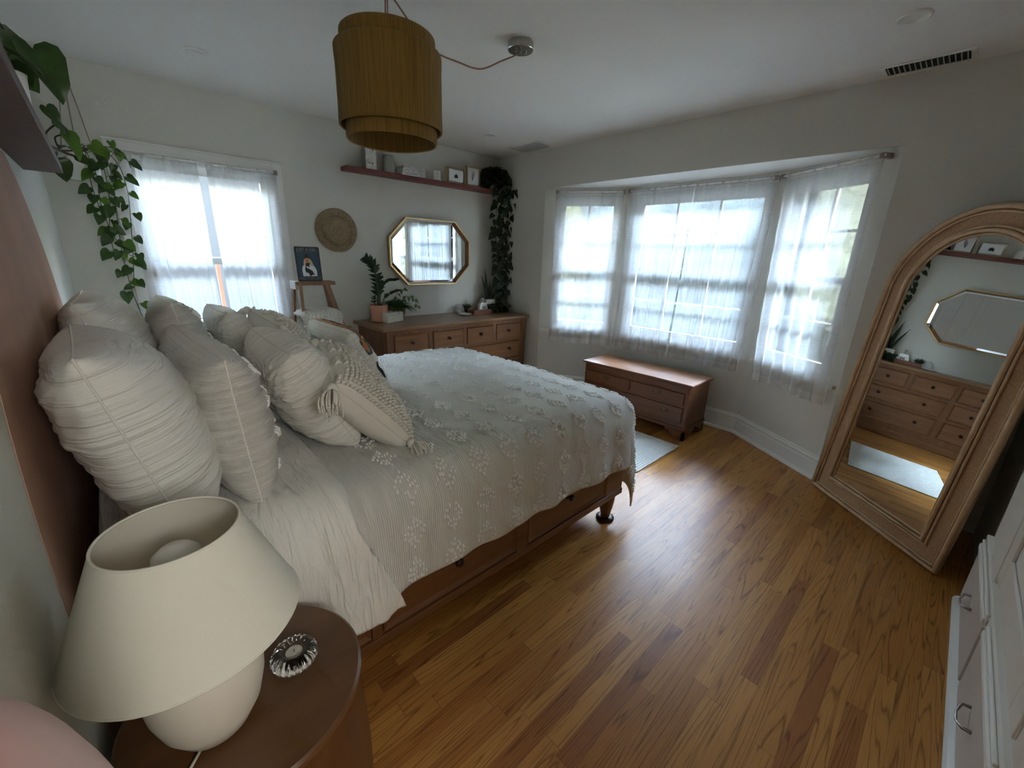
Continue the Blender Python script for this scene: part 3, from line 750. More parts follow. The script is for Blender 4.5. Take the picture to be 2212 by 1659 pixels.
# ---- draped bedding
R_ = .13; ZT = .762
class Drape:
    def __init__(s, xe, y0, y1, zt, off=0., seed=0., wav=.012): s.xe, s.y0, s.y1, s.zt, s.off, s.seed, s.wav = xe, y0, y1, zt, off, seed, wav
    def __call__(s, a, t):
        dx = max(0., a - s.xe); dy = t - s.y0 if t < s.y0 else (t - s.y1 if t > s.y1 else 0.)
        d = math.hypot(dx, dy); bxx = min(a, s.xe); byy = min(max(t, s.y0), s.y1); R = R_ + s.off
        crown = .012 * (1 - ((byy - 1.86) / .8) ** 2) - .022 * sstep(1.5, 2.1, bxx)
        z = s.zt + s.off + crown + .006 * nz(a * 3, t * 3, s.seed) + .0025 * nz(a * 14, t * 9, s.seed)
        if d < 1e-6: return V((bxx, byy, z))
        ux, uy = dx / d, dy / d; arc = R * PI / 2
        if d < arc: out = R * math.sin(d / R); dn = R * (1 - math.cos(d / R))
        else: out = R; dn = R + d - arc
        k = max(0., dn - R * .6)
        ang = math.atan2(abs(dy), dx) if dx > 0 else PI / 2
        corner = 1 if dx > 0 and dy != 0 else 0
        # vertical folds, stronger at the corner
        w = s.wav * min(1, k / .3) * (math.sin(a * 23 + 2 * nz(a * 3, s.seed)) * .6 + nz(a * 9, t * 2, s.seed + 5)) * (1 if not corner else .3)
        if dx > 0 and dy == 0: w = s.wav * 1.3 * min(1, k / .3) * math.sin(t * 17 + s.seed)
        if corner: w += .042 * min(1, k / .35) * math.sin(ang * 4 - .25) 
        out += w + .06 * k * (1 if not corner else .75)
        return V((bxx + ux * out, byy + uy * out, z - dn))
def normal_of(f, a, t, e=.004):
    p = f(a, t); n = (f(a + e, t) - p).cross(f(a, t + e) - p)
    return n.normalized()
def cloth(name, f, a0, a1, t0, t1, na, nt, m, thick=.008, parent=None, edge=None):
    b = MB(); uv = []
    for i in range(na + 1):
        for j in range(nt + 1):
            t = lerp(t0, t1, j / nt)
            A0, A1 = (a0, a1) if edge is None else edge(t)
            a = lerp(A0, A1, i / na); b.v.append(tuple(f(a, t))); uv.append((a, t))
    for i in range(na):
        for j in range(nt):
            b.f.append((i * (nt + 1) + j, (i + 1) * (nt + 1) + j, (i + 1) * (nt + 1) + j + 1, i * (nt + 1) + j + 1))
    o = b.build(name, m, parent, smooth=True, recalc=False)
    lay = o.data.uv_layers.new(name='UVMap')
    for lp in o.data.loops: lay.data[lp.index].uv = uv[lp.vertex_index]
    if thick:
        s = o.modifiers.new('thick', 'SOLIDIFY'); s.thickness = thick; s.offset = -1
    return o
comf = Drape(2.02, 1.155, 2.55, ZT, 0., 2.)
CB, CA = .445, .635
def comf2(a, t):
    p = comf(a, t)
    return p
def cedge(t):
    return (.50, 2.02 + CA + .01 * nz(t * 3, 4))
cf_o = cloth('comforter', comf2, .5, 2.02 + CA, 1.155 - CB, 2.55 + CB, 230, 240, 'comforter', .010, edge=cedge)
tag(cf_o, 'white tufted crinkle cotton comforter spread over the bed', 'comforter')
# hem unevenness and tufts
def worm(b, f, a, t, ln, dirv, r=.0036):
    pts = []
    for k in range(4):
        s = (k / 3 - .5) * ln
        aa, tt = a + dirv[0] * s, t + dirv[1] * s
        p = f(aa, tt); n = normal_of(f, aa, tt)
        pts.append(p + n * (-.0014 + .0036 * math.sin(PI * (k + .4) / 3.8)))
    b.tube(pts, [r * .7, r, r, r * .7], 5, cap=True)
b = MB(); rng = random.Random(3)
ti = [1.205 + .153 * j for j in range(-4, 12)]
for i in range(-3, 14):
    for j, t in enumerate(ti):
        a = 1.03 + .1475 * i
        if a < .60 or a > 2.02 + CA - .05 or t < 1.155 - CB + .03 or t > 2.6: continue
        tcl = 1.155 - CB + .012
        if a > 2.25 and t > 1.6: continue
        for q in range(-3, 4):
            w = .054 * (1 - abs(q) / 3.6)
            nn = max(1, int(w / .0085))
            for k in range(nn + 1):
                tt = t + lerp(-w, w, k / nn) + rng.uniform(-.004, .004); aa = a + q * .0115 + rng.uniform(-.002, .002)
                if abs(q) < 2 and abs(tt - t) < .016 and rng.random() < .8: continue
                if tt < tcl: continue
                if rng.random() < .10: continue
                worm(b, comf2, aa, tt, rng.uniform(.010, .018), (rng.uniform(-.35, .35), 1), rng.uniform(.0042, .0056))
b.build('tufting', 'tuft', cf_o, smooth=True)['kind'] = 'stuff'
# frayed tufts along the hem
# duvet folded back at the head end
duv = Drape(5., 1.150, 2.56, ZT, .024, 7., .016)
def duvet_f(a, t):
    p = duv(a, t)
    d = max(0, 1.150 - t) if t < 1.15 else max(0, t - 2.56)
    x1 = .565 + .06 * sstep(0, .5, d)
    e = sstep(x1 - .05, x1, a)
    n = V((0, 0, 1)) if d == 0 else normal_of(duv, a, t)
    if n.z < -.2: n = -n
    wr = .009 * nz(a * 17 + t * 2.5, t * 2.6, 3) + .005 * abs(nz(a * 34 + t * 4, t * 4, 8)) + .0018 * nz(a * 80, t * 20, 5)
    return p + n * (.004 * math.sin(PI * min(1, (x1 - a) / .05)) * (1 if a > x1 - .05 else 0) + wr) - n * .013 * e
def dedge(t):
    d = max(0, 1.150 - t) if t < 1.15 else max(0, t - 2.56)
    return (.045, .565 + .11 * sstep(.12, .58, d) + .008 * nz(t * 7, 2) - .02 * sstep(0, .15, d) * (1 - sstep(.2, .4, d)))
do = cloth('duvet', duvet_f, .045, .57, 1.150 - .515, 2.56 + .45, 90, 260, 'duvet', .012, edge=dedge)
tag(do, 'plain white cotton duvet folded back at the head of the bed', 'duvet')

# ---- pillows
def pillow(name, nb, fb, nt, ft, T, m, label, group, seed=0, ears=.02, pinch=.07, wr=.010, power=2.8, expo=.40, n=84, sag=0., front=None, belly=0., uvs=1.):
    """corners: near-bottom, far-bottom, near-top, far-top; front side is +normal"""
    nb, fb, nt, ft = map(V, (nb, fb, nt, ft))
    nrm = ((fb - nb).cross(nt - nb)).normalized()
    if nrm.x < 0: nrm = -nrm
    def base(u, v):
        return nb * (1 - u) * (1 - v) + fb * u * (1 - v) + nt * (1 - u) * v + ft * u * v
    def pos(u, v, s):
        U, Vv = 2 * u - 1, 2 * v - 1
        cu = 1 - pinch * (1 - Vv * Vv); cv = 1 - pinch * (1 - U * U)
        uu = .5 + U * cu / 2; vv = .5 + Vv * cv / 2
        p = base(uu, vv)
        prof = max(0, (1 - abs(U) ** power) * (1 - abs(Vv) ** power)) ** expo
        prof = prof * (1 + .10 * sag * -Vv)
        h = T / 2 * prof
        # creases: radial from the corners, along the seams
        r = 0
        for cx, cy in ((-1, -1), (1, -1), (-1, 1), (1, 1)):
            dd = math.hypot(U - cx, Vv - cy); an = math.atan2(Vv - cy, U - cx)
            r += math.sin(an * 17 + seed * 2 + 5 * nz(dd * 2, seed)) * math.exp(-dd * 2.6) * min(1, dd * 3)
        w = wr * (r * .7 + 1.1 * nz(U * 1.6 + Vv, Vv * 5.5, seed) + .8 * abs(nz(U * 2.2 + .8 * Vv, Vv * 12 + U * 2, seed + 3)) + .35 * nz(U * 6, Vv * 26 + U * 7, seed + 6)) * min(1, prof * 1.6)
        if front and s > 0: w += front(u, v)
        off = V((0, 0, -.012 * sag * (1 - prof) * 0))
        return p + nrm * (s * (h + w) + belly * prof) + off
    b = MB(); idx = {}; uv = []
    for s in (1, -1):
        for i in range(n + 1):
            for j in range(n + 1):
                if s == -1 and (i in (0, n) or j in (0, n)): idx[(s, i, j)] = idx[(1, i, j)]; continue
                idx[(s, i, j)] = len(b.v); b.v.append(tuple(pos(i / n, j / n, s))); uv.append((i / n * uvs, j / n * uvs))
        for i in range(n):
            for j in range(n):
                q = (idx[(s, i, j)], idx[(s, i + 1, j)], idx[(s, i + 1, j + 1)], idx[(s, i, j + 1)])
                b.f.append(q if s > 0 else q[::-1])
    o = b.build(name, m, smooth=True, recalc=True)
    lay = o.data.uv_layers.new(name='UVMap')
    for lp in o.data.loops: lay.data[lp.index].uv = uv[lp.vertex_index]
    tag(o, label, 'pillow', group)
    # stitched edge
    edge = []
    for k in range(n): edge.append(pos(k / n, 0, 1))
    for k in range(n): edge.append(pos(1, k / n, 1))
    for k in range(n): edge.append(pos(1 - k / n, 1, 1))
    for k in range(n + 1): edge.append(pos(0, 1 - k / n, 1))
    o['_'] = 0; del o['_']
    MB().tube(edge, .0022, 5, cap=False).build('seam', m, o, smooth=True)
    return o, pos, nrm

shG = 'large sleeping pillows against the wall'
pillow('pillow', (.205, 1.070, .775), (.190, 1.79, .775), (.098, 1.000, 1.245), (.060, 1.76, 1.205), .255, 'cotton',
       'biggest plain white pillow against the wall, behind the lamp', shG, 1.7, wr=.008, power=2.8, expo=.45, pinch=.02, belly=.022)
pillow('pillow', (.215, 1.84, .775), (.215, 2.60, .775), (.070, 1.84, 1.255), (.075, 2.58, 1.235), .24, 'cotton',
       'large plain white pillow against the wall on the window side', shG, 4.2, wr=.008, power=2.8, expo=.45, pinch=.02, belly=.02)
tuG = 'tufted crinkle pillows'
def tufted_pillow(*a, **k):
    o, pos, nrm = pillow(*a, **k)
    b = MB(); rg = random.Random(int(k.get('seed', 1) * 10))
    for iu in range(5):
        for iv in range(4):
            u0, v0 = .14 + iu * .18, .14 + iv * .24
            for q in range(-2, 3):
                for kk in range(3):
                    u = u0 + q * .014 + rg.uniform(-.003, .003); v = v0 + (kk - 1) * .03 * (1 - abs(q) / 3) + rg.uniform(-.005, .005)
                    p0 = pos(u, v - .012, 1); p1 = pos(u, v + .012, 1); pm = (p0 + p1) / 2 + nrm * .005
                    b.tube([p0, p0.lerp(pm, .6) + nrm * .002, pm, p1.lerp(pm, .6) + nrm * .002, p1], .0026, 5)
    b.build('tufting', 'tuft', o, smooth=True)['kind'] = 'stuff'
    return o
tufted_pillow('pillow', (.360, 1.150, .775), (.375, 1.80, .775), (.331, 1.150, 1.178), (.295, 1.79, 1.18), .205, 'bpillow',
              'white crinkle pillow with tufts, second from the wall, nearest the lamp', tuG, seed=2.2, wr=.009, pinch=.04)
tufted_pillow('pillow', (.385, 1.90, .775), (.385, 2.58, .775), (.312, 1.90, 1.24), (.315, 2.56, 1.21), .19, 'bpillow',
              'white crinkle pillow with a pointed corner in front of the window-side wall pillow', tuG, seed=5.2, wr=.007, pinch=.05)
liG = 'smooth linen cushions'
pillow('pillow', (.712, 1.350, .772), (.690, 1.78, .772), (.529, 1.350, 1.126), (.497, 1.68, 1.168), .23, 'linen',
       'smooth ivory cushion leaning behind the near tasselled cushion', liG, 6.1, wr=.008, pinch=.07)
pillow('pillow', (.650, 2.02, .772), (.650, 2.50, .772), (.510, 2.13, 1.165), (.500, 2.55, 1.16), .18, 'linen',
       'smooth ivory cushion with its peak against the left window', liG, 8.3, wr=.008, pinch=.07)
taG = 'tasselled bobble cushions'
def tassel(parent, p, dirv, s=1., seed=0):
    p = V(p); d = V(dirv).normalized(); rg = random.Random(seed)
    b = MB(); b.sphere(p + d * .012 * s, .013 * s, 10, 8)
    for k in range(34):
        a = rg.uniform(0, 2 * PI); sp = rg.uniform(.15, .75)
        w = d.orthogonal().normalized(); w2 = d.cross(w)
        side = (w * math.cos(a) + w2 * math.sin(a)) * sp
        pts = [p + d * .014 * s]
        for q in range(1, 6):
            f = q / 5; pts.append(p + d * (.014 + .045 * f) * s + side * (.036 * math.sin(f * 1.9)) * s + V((0, 0, -.020 * f * f * s)))
        b.tube(pts, .0022 * s, 4)
    return b.build('tassel', 'yarn', parent, smooth=True, recalc=False)
def bobble(u, v):
    # raised chevrons of little loops
    a = (u * 3.2 + v * 3.2) % 1.; c = (u * 3.2 - v * 3.2) % 1.
    cell = (int(u * 3.2 + v * 3.2) + int(math.floor(u * 3.2 - v * 3.2))) % 3
    e = min(a, 1 - a, c, 1 - c)
    m = 1 if cell != 1 else 0
    k = m * sstep(.03, .10, e)
    edge = sstep(.0, .03, min(u, 1 - u, v, 1 - v))
    return k * edge * (.008 + .0065 * math.sin(u * 2 * PI * 24) * math.sin(v * 2 * PI * 24)) 
for lab, q, sd, ts in (('cream cushion with raised bobble diamonds and tassels, nearest the camera', ((.850, 1.235, .772), (.930, 1.66, .772), (.610, 1.260, 1.036), (.700, 1.620, 1.100)), 3.3, 1.),
                       ('cream bobble cushion with tassels, half hidden at the window end', ((.830, 1.99, .772), (.830, 2.40, .772), (.665, 1.930, 1.115), (.635, 2.33, 1.150)), 9.4, 1.)):
    o, pos, nrm = pillow('pillow', *q, .18, 'bobble', lab, taG, sd, wr=.004, pinch=.05, n=60)
    lb = MB(); rg2 = random.Random(int(sd))
    for i in range(28):
        for j in range(24):
            u = .015 + .97 * i / 27; v = .02 + .96 * j / 23
            a_ = (u * 3. + v * 3.) % 1.; c_ = (u * 3. - v * 3.) % 1.
            if not (a_ < .30 or c_ < .30 or (int(u * 3 + v * 3) + int(math.floor(u * 3 - v * 3))) % 2): continue
            p0 = pos(u, max(0.004, v - .015), 1); p1 = pos(u, min(.996, v + .015), 1); nn_ = nrm * .6 + ((p0 + p1) / 2 - pos(.5, .5, 1) * .5 - pos(.5, .5, -1) * .5).normalized() * .5
            pm = (p0 + p1) / 2 + nn_.normalized() * rg2.uniform(.009, .012)
            lb.tube([p0, p0.lerp(pm, .75), pm, p1.lerp(pm, .75), p1], [.003, .0052, .006, .0052, .003], 5)
    lb.build('bobble_yarn', 'bobble', o, smooth=True)['kind'] = 'stuff'
    for k, (u, v) in enumerate(((0, 0), (1, 0), (0, 1), (1, 1))):
        c = pos(u, v, 1); mid = pos(.5, .5, 1)
        dr = (c - mid).normalized()
        dr = V((dr.x * .4, dr.y * .5, -.25 if v else .0)) + V((0, -.35 if u == 0 else .2, 0))
        tassel(o, c + V((0, 0, .012 if not v else 0)), dr, 1.45, int(sd * 10) + k)
# printed lumbar cushion: ivory with a dyed band
def lumbar():
    o, pos, nrm = pillow('pillow', (1.075, 1.83, .775), (1.055, 2.32, .775), (.895, 1.80, 1.085), (.880, 2.26, 1.090), .17, 'linen',
                         'ivory cushion with a rust and charcoal striped print beside the dresser', 'printed cushion', 12.1, wr=.006, pinch=.05)
    def ribbon(nm, path, wd, m, k=.0015, wob=0.):
        P = [V((a, c, 0)) for a, c in path]; c = spl(P, 7); vs = []
        for i, p in enumerate(c):
            t = (c[min(i + 1, len(c) - 1)] - c[max(i - 1, 0)]).normalized(); q = V((-t.y, t.x, 0))
            w = wd * (1 + wob * math.sin(i * 1.7)) * min(1, (i + .6) / 3, (len(c) - i - .4) / 3)
            for j in range(5):
                r = p + q * (j / 4 - .5) * w
                vs.append(tuple(pos(min(.995, max(.004, r.x)), min(.995, max(.004, r.y)), 1) + nrm * k + V((0, -k * .6, k * .5))))
        b = MB(); b.v = vs
        for i in range(len(c) - 1):
            for j in range(4): b.f.append((i * 5 + j, (i + 1) * 5 + j, (i + 1) * 5 + j + 1, i * 5 + j + 1))
        b.build(nm, m, o, smooth=True, recalc=False)
    ribbon('charcoal_band', [(.97, .955), (.62, .95), (.30, .95), (.12, .93), (.055, .84), (.04, .70), (.04, .56)], .085, 'slate', .0016)
    ribbon('rust_band', [(.99, .985), (.70, .985), (.42, .975), (.20, .965), (.08, .91), (.03, .80), (.018, .62)], .035, 'orange', .0024, .3)
    ribbon('black_band', [(.90, .972), (.66, .97), (.40, .962), (.22, .955)], .022, 'black', .003, .4)
    ribbon('lower_stripe', [(.020, .44), (.016, .30), (.02, .16)], .022, 'black', .002)
lumbar()

# ================================================================== NIGHTSTAND, LAMP, CANDLE
nx, ny, nr, nzt = .229, .807, .212, .58
t = empty('drum_nightstand', (nx, ny, 0), 'round walnut drum nightstand between the bed and the near wall', 'nightstand')
MB().lathe([(0, nzt), (nr - .006, nzt), (nr, nzt - .005), (nr, nzt - .016), (nr - .004, nzt - .022), (0, nzt - .022)], (nx, ny, 0), 72).build('top', 'walnut', t, smooth=True, angle=.6)
pr = [(0, nzt - .022), (nr - .006, nzt - .022)] + [(nr - .010 + .014 * math.sin(PI * k / 12), lerp(nzt - .03, .02, k / 12)) for k in range(13)] + [(nr - .02, .0), (0, 0)]
MB().lathe(pr, (nx, ny, 0), 72).build('drum_body', 'walnut_v', t, smooth=True, angle=.6)

lx, ly = .166, .777
lp = empty('table_lamp', (lx, ly, nzt), 'cream table lamp with wide cloth shade on the walnut drum', 'table lamp')
MB().lathe([(0, .0), (.045, .0), (.058, .006), (.078, .045), (.089, .09), (.0925, .13), (.089, .165), (.078, .195), (.060, .217), (.038, .230), (.016, .236), (.012, .26), (.012, .30), (0, .30)], (lx, ly, nzt), 56).build('base', 'ceramic', lp, smooth=True)
zb, ztp, rb, rt = .822, 1.002, .1655, .0945
sh = MB().lathe([(rb, zb), (rt, ztp), (rt - .0022, ztp), (rb - .0022, zb), (rb, zb)], (lx, ly, 0), 96).build('lamp_shade', 'lampshade', lp, smooth=True, angle=.7)
for r, z in ((rb - .0012, zb), (rt - .0012, ztp)):
    b = MB(); b.tube([(lx + r * math.cos(a), ly + r * math.sin(a), z) for a in [2 * PI * k / 72 for k in range(73)]], .0024, 6, cap=False)
    b.build('shade_trim', 'lampshade', sh, smooth=True)
b = MB()
for k in range(3):
    a = .5 + k * 2 * PI / 3
    b.tube([(lx + .014 * math.cos(a), ly + .014 * math.sin(a), .885), (lx + (rt + .038) * math.cos(a), ly + (rt + .038) * math.sin(a), .888)], .0014, 5)
b.lathe([(.014, .0), (.016, .003), (.014, .006)], (lx, ly, .882), 16)
b.build('shade_spider', 'nickel', sh, smooth=True)
bu_ = MB().lathe([(.012, -.05), (.014, -.032), (.026, -.018), (.0345, .0), (.036, .012), (.032, .028), (.02, .038), (0, .042)], (lx, ly, .930), 32).build('bulb', 'bulb', lp, smooth=True)
MB().tube([(lx - .03, ly - .045, nzt + .006), (lx - .055, ly - .075, nzt + .004), (lx - .085, ly - .085, nzt + .004), (lx - .115, ly - .085, nzt + .002), (.012, ly - .09, nzt - .06), (.012, ly - .1, .3), (.012, ly - .1, .02)], .0028, 6).build('power_cord', 'lampshade', lp, smooth=True)

cx_, cy_ = .313, .805
g = empty('candle_holder', (cx_, cy_, nzt), 'ribbed clear glass candle holder on the walnut drum', 'candle holder')
MB().lathe([(0, .0), (.034, .0), (.041, .004), (.0455, .014), (.045, .022), (.040, .030), (.030, .035), (.024, .034), (.0195, .029), (.018, .016), (0, .015)], (cx_, cy_, nzt + .0005), 144,
           ripple=lambda a, i: (.035 * math.cos(a * 24 + i * .35) if 1 <= i <= 7 else 0)).build('glass_dish', 'crystal', g, smooth=True)
c = MB().lathe([(0, .0155), (.0165, .0155), (.0165, .026), (0, .0255)], (cx_, cy_, nzt), 28).build('candle', 'wax', g, smooth=True, angle=.6)
MB().tube([(cx_, cy_, nzt + .025), (cx_ + .001, cy_, nzt + .031)], .0008, 5).build('wick', 'ink', c)

# ================================================================== PENDANT
px, py = 1.148, 1.80
pd = empty('pendant_lamp', (px, py, 1.875), 'mustard yarn wrapped drum pendant with two tiers hanging over the bed', 'pendant lamp')
def yarn_cyl(name, r, z0, z1, seed):
    n = 520
    rip = lambda a, i: .0045 * (abs(math.sin(a * 260 / 2)) - .5) + .004 * nz(a * 14, seed)
    pr = [(r - .006, z0), (r - .002, z0 - .004), (r + .001, z0 - .001), (r + .002, z0 + .01), (r, z0 + .06)] + [(r, lerp(z0 + .06, z1 - .06, k / 4)) for k in range(1, 5)] + [(r + .002, z1 - .01), (r + .001, z1 + .001), (r - .002, z1 + .004), (r - .006, z1), (r - .007, z1 - .06), (r - .007, z0 + .06), (r - .006, z0)]
    return MB().lathe(pr, (px, py, 0), n, ripple=rip).build(name, 'shade_yarn', pd, smooth=True)
yarn_cyl('inner_shade', .182, 1.876, 2.242, 1)
yarn_cyl('outer_shade', .206, 1.922, 2.188, 5)
b = MB()
for k in range(3):
    a = .4 + k * 2 * PI / 3
    b.tube([(px, py, 2.235), (px + .178 * math.cos(a), py + .178 * math.sin(a), 2.238)], .002, 5)
    b.tube([(px + .178 * math.cos(a), py + .178 * math.sin(a), 2.0), (px + .206 * math.cos(a), py + .206 * math.sin(a), 2.0)], .002, 5)
b.build('frame', 'cord', pd)
for k in range(3):
    a = 1.2 + k * 2 * PI / 3; q = (px + .05 * math.cos(a), py + .05 * math.sin(a))
    s = MB().tube([(q[0], q[1], 2.12), (q[0], q[1], 2.02)], .014, 12).build('socket', 'nickel', pd, smooth=True)
    MB().sphere((q[0], q[1], 1.995), .026, 14, 10, (1, 1, 1.3)).build('bulb', 'bulb', s, smooth=True)
    
hk = V((px, py, H - .03)); cp = V((1.864, 1.789, H - .036))
b = MB()
b.tube([(px - .004, py, 2.235), (px - .006, py, 2.32), (px - .002, py, 2.395), hk], .003, 6)
b.tube([(px + .008, py, 2.235), (px + .004, py, 2.32), (px + .006, py, 2.39), hk], .0025, 6)
pts = []
for k in range(25):
    f = k / 24; p = hk.lerp(cp, f); sag = .175 * 4 * f * (1 - f) * (1.05 - .28 * f)
    pts.append(p + V((0, .004 * math.sin(f * 9), -sag + .006 * math.sin(f * 17))))
b.tube(pts, .0035, 7)
b.build('cord', 'cord', pd, smooth=True)
hko = MB().tube([V((px, py, H)), V((px, py, H - .016)), V((px + .008, py, H - .024)), V((px, py, H - .034)), V((px - .008, py, H - .026))], .0022, 6).build('ceiling_hook', 'nickel', pd, smooth=True)
cn = MB().lathe([(0, .0), (.062, .0), (.064, -.003), (.064, -.030), (.061, -.034), (0, -.034)], (1.864, 1.789, H), 48).build('canopy', 'nickel', pd, smooth=True, angle=.6)
b = MB()
for dx, dy in ((-.02, .012), (.032, -.004)): b.lathe([(0, -.034), (.006, -.034), (.006, -.040), (0, -.042)], (1.864 + dx, 1.789 + dy, H), 10)
b.tube([(1.864, 1.789, H - .034), (1.864, 1.789, H - .046)], .004, 8)
b.build('canopy_screw', 'nickel', cn, smooth=True)

# ---- recessed lights and vents
for k, (x, y, r, lab) in enumerate(((.735, 3.165, .058, 'recessed ceiling light above the window by the bed'), (2.845, 3.176, .058, 'recessed ceiling light near the far corner above the dresser'), (2.819, .41, .058, 'recessed ceiling light near the leaning arched mirror'))):
    e = empty('recessed_light', (x, y, H), lab, 'ceiling light', 'recessed ceiling lights')
    MB().lathe([(r * .74, -.002), (r * .80, -.008), (r * .98, -.006), (r * 1.02, -.001), (r * 1.02, 0)], (x, y, H), 40).build('trim_ring', 'ceiling', e, smooth=True)
    MB().lathe([(r * .76, -.004), (r * .62, -.001), (r * .45, -.0008), (0, -.0008)], (x, y, H), 40).build('lens', 'bulb', e, smooth=True)
def vent(x0, x1, y0, y1, n, label, dark):
    e = empty('ceiling_vent', ((x0 + x1) / 2, (y0 + y1) / 2, H), label, 'vent', 'ceiling vents')
    f = MB(); m = .022
    f.box(x0, x0 + m, y0, y1, H - .006, H); f.box(x1 - m, x1, y0, y1, H - .006, H); f.box(x0 + m, x1 - m, y0, y0 + m, H - .006, H); f.box(x0 + m, x1 - m, y1 - m, y1, H - .006, H)
    f.build('frame', 'ceiling', e, bevel=.002)
    MB().box(x0 + m, x1 - m, y0 + m, y1 - m, H - .0015, H).build('duct_backing', 'dark' if dark else 'grille', e)  # flat backing sheet; its near-black tone stands for shade inside the vent
    s = MB()
    for k in range(n):
        y = lerp(y0 + m, y1 - m, (k + .5) / n)
        s.beam((x0 + m, y, H - .006), (x1 - m, y, H - .006), .0022 if dark else .006, .009)
    s.build('louvres', 'grille', e)
vent(3.335, 3.505, .225, .585, 15, 'slotted ceiling vent close to the leaning mirror corner', True)
vent(3.245, 3.490, 2.99, 3.40, 22, 'pale ceiling vent in the far corner above the bay', False)

# ================================================================== MIRRORS
def octagon(x0, x1, z0, z1, c): return [(x0 + c, z1), (x1 - c, z1), (x1, z1 - c), (x1, z0 + c), (x1 - c, z0), (x0 + c, z0), (x0, z0 + c), (x0, z1 - c)]
om = empty('octagonal_mirror', (2.62, L, 1.434), 'octagonal wall mirror in a thin gold frame over the dresser', 'mirror')
ox0, ox1, oz0, oz1 = 2.150, 3.092, 1.118, 1.750
yF = L - .045
o0 = octagon(ox0, ox1, oz0, oz1, .185); o1 = octagon(ox0 + .012, ox1 - .012, oz0 + .012, oz1 - .012, .181); o2 = octagon(ox0 + .018, ox1 - .018, oz0 + .018, oz1 - .018, .1785)
o3 = octagon(ox0 + .042, ox1 - .042, oz0 + .042, oz1 - .042, .1685)
def ring(b, A, ya, B, yb):
    n = len(A); o = len(b.v)
    b.v += [(x, ya, z) for x, z in A] + [(x, yb, z) for x, z in B]
    b.f += [(o + k, o + (k + 1) % n, o + n + (k + 1) % n, o + n + k) for k in range(n)]
b = MB(); ring(b, o0, L - .003, o0, yF); ring(b, o0, yF, o1, yF); b.build('frame', 'gold', om)
b = MB(); ring(b, o1, yF, o2, L - .014); b.build('frame_inner_edge', 'gold_in', om)
gl_ = MB(); gl_.add([(x, L - .0185, z) for x, z in o3], [tuple(range(8))]); gl_ = gl_.build('mirror_glass', 'mirror', om)
b = MB(); ring(b, o3, L - .0185, o2, L - .0145); b.build('bevelled_edge', 'bevel', gl_)
MB().prism(o0, lambda x, z: V((x, L - .012, z)), lambda x, z: V((x, L - .002, z))).build('backing', 'gold_in', om)

# leaning arched mirror
LB = V((3.440, .410, 0)); RB = V((2.854, -.232, 0)); e1 = (RB - LB).normalized(); wM = (RB - LB).length
bk = V((-e1.y, e1.x, 0)); bk = bk if bk.x > 0 else -bk
tl = math.radians(5.2); e2 = V((0, 0, 1)) * math.cos(tl) + bk * math.sin(tl); nf = e1.cross(e2); nf = nf if nf.dot(bk) < 0 else -nf
am = empty('arched_mirror', (LB + RB) / 2, 'tall arched floor mirror in a wide woven rattan frame, leaning in the corner', 'mirror')
hw = wM / 2; hs = 1.312
def arch(ins, n=48, low=None):
    lo = ins if low is None else low
    p = [(-hw + ins, lo)]
    r = hw - ins
    for k in range(n + 1):
        a = PI - PI * k / n; p.append((r * math.cos(a), hs + r * math.sin(a)))
    p.append((hw - ins, lo)); return p
def MP(a, s, k=0.): return LB + e1 * (hw + a) + e2 * s + nf * k
def archring(b, A, ka, B, kb, closed=True):
    n = len(A); o = len(b.v)
    b.v += [tuple(MP(a, s, ka)) for a, s in A] + [tuple(MP(a, s, kb)) for a, s in B]
    b.f += [(o + k, o + (k + 1) % n, o + n + (k + 1) % n, o + n + k) for k in range(n if closed else n - 1)]
A0 = arch(.004); A1 = arch(.128)
b = MB(); archring(b, A0, -.012, A1, -.012); archring(b, A0, -.012, A0, -.018); archring(b, A0, -.018, A1, -.018)
b.build('woven_frame', 'rattan', am)
def polearch(ins, k, r, nm='rattan_pole', closed=True, low=None, par=None):
    pts = [MP(a, s, k) for a, s in arch(ins, low=low)]
    if closed: pts = pts + [pts[0]]
    return MB().tube(pts, r, 10).build(nm, 'pole', par or am, smooth=True)
polearch(.013, -.002, .013); polearch(.034, -.006, .006); polearch(.102, -.006, .007); polearch(.120, .000, .010); polearch(.136, -.008, .006)
G = arch(.138); b = MB(); b.v = [tuple(MP(a, s, -.009)) for a, s in G]; b.f = [tuple(range(len(G)))]
b.build('mirror_glass', 'mirror', am)
b = MB(); b.v = [tuple(MP(a, s, -.019)) for a, s in arch(.004)]; b.f = [tuple(range(len(G)))]; b.build('back_board', 'taupe_pot', am)

# ================================================================== WALL SHELVES AND THEIR THINGS
SZ = 2.100
tag(MB().box(1.762, W - .001, L - .125, L - .001, SZ - .033, SZ).build('wall_shelf', 'shelf_wood', bevel=.002), 'long red stained floating shelf high on the window wall', 'shelf')
tag(MB().box(.001, .112, YN + .1, 2.640, 1.697, 1.730).build('wall_shelf', 'shelf_under', bevel=.002), 'dark plum floating shelf above the head of the bed', 'shelf')
yS = 3.745
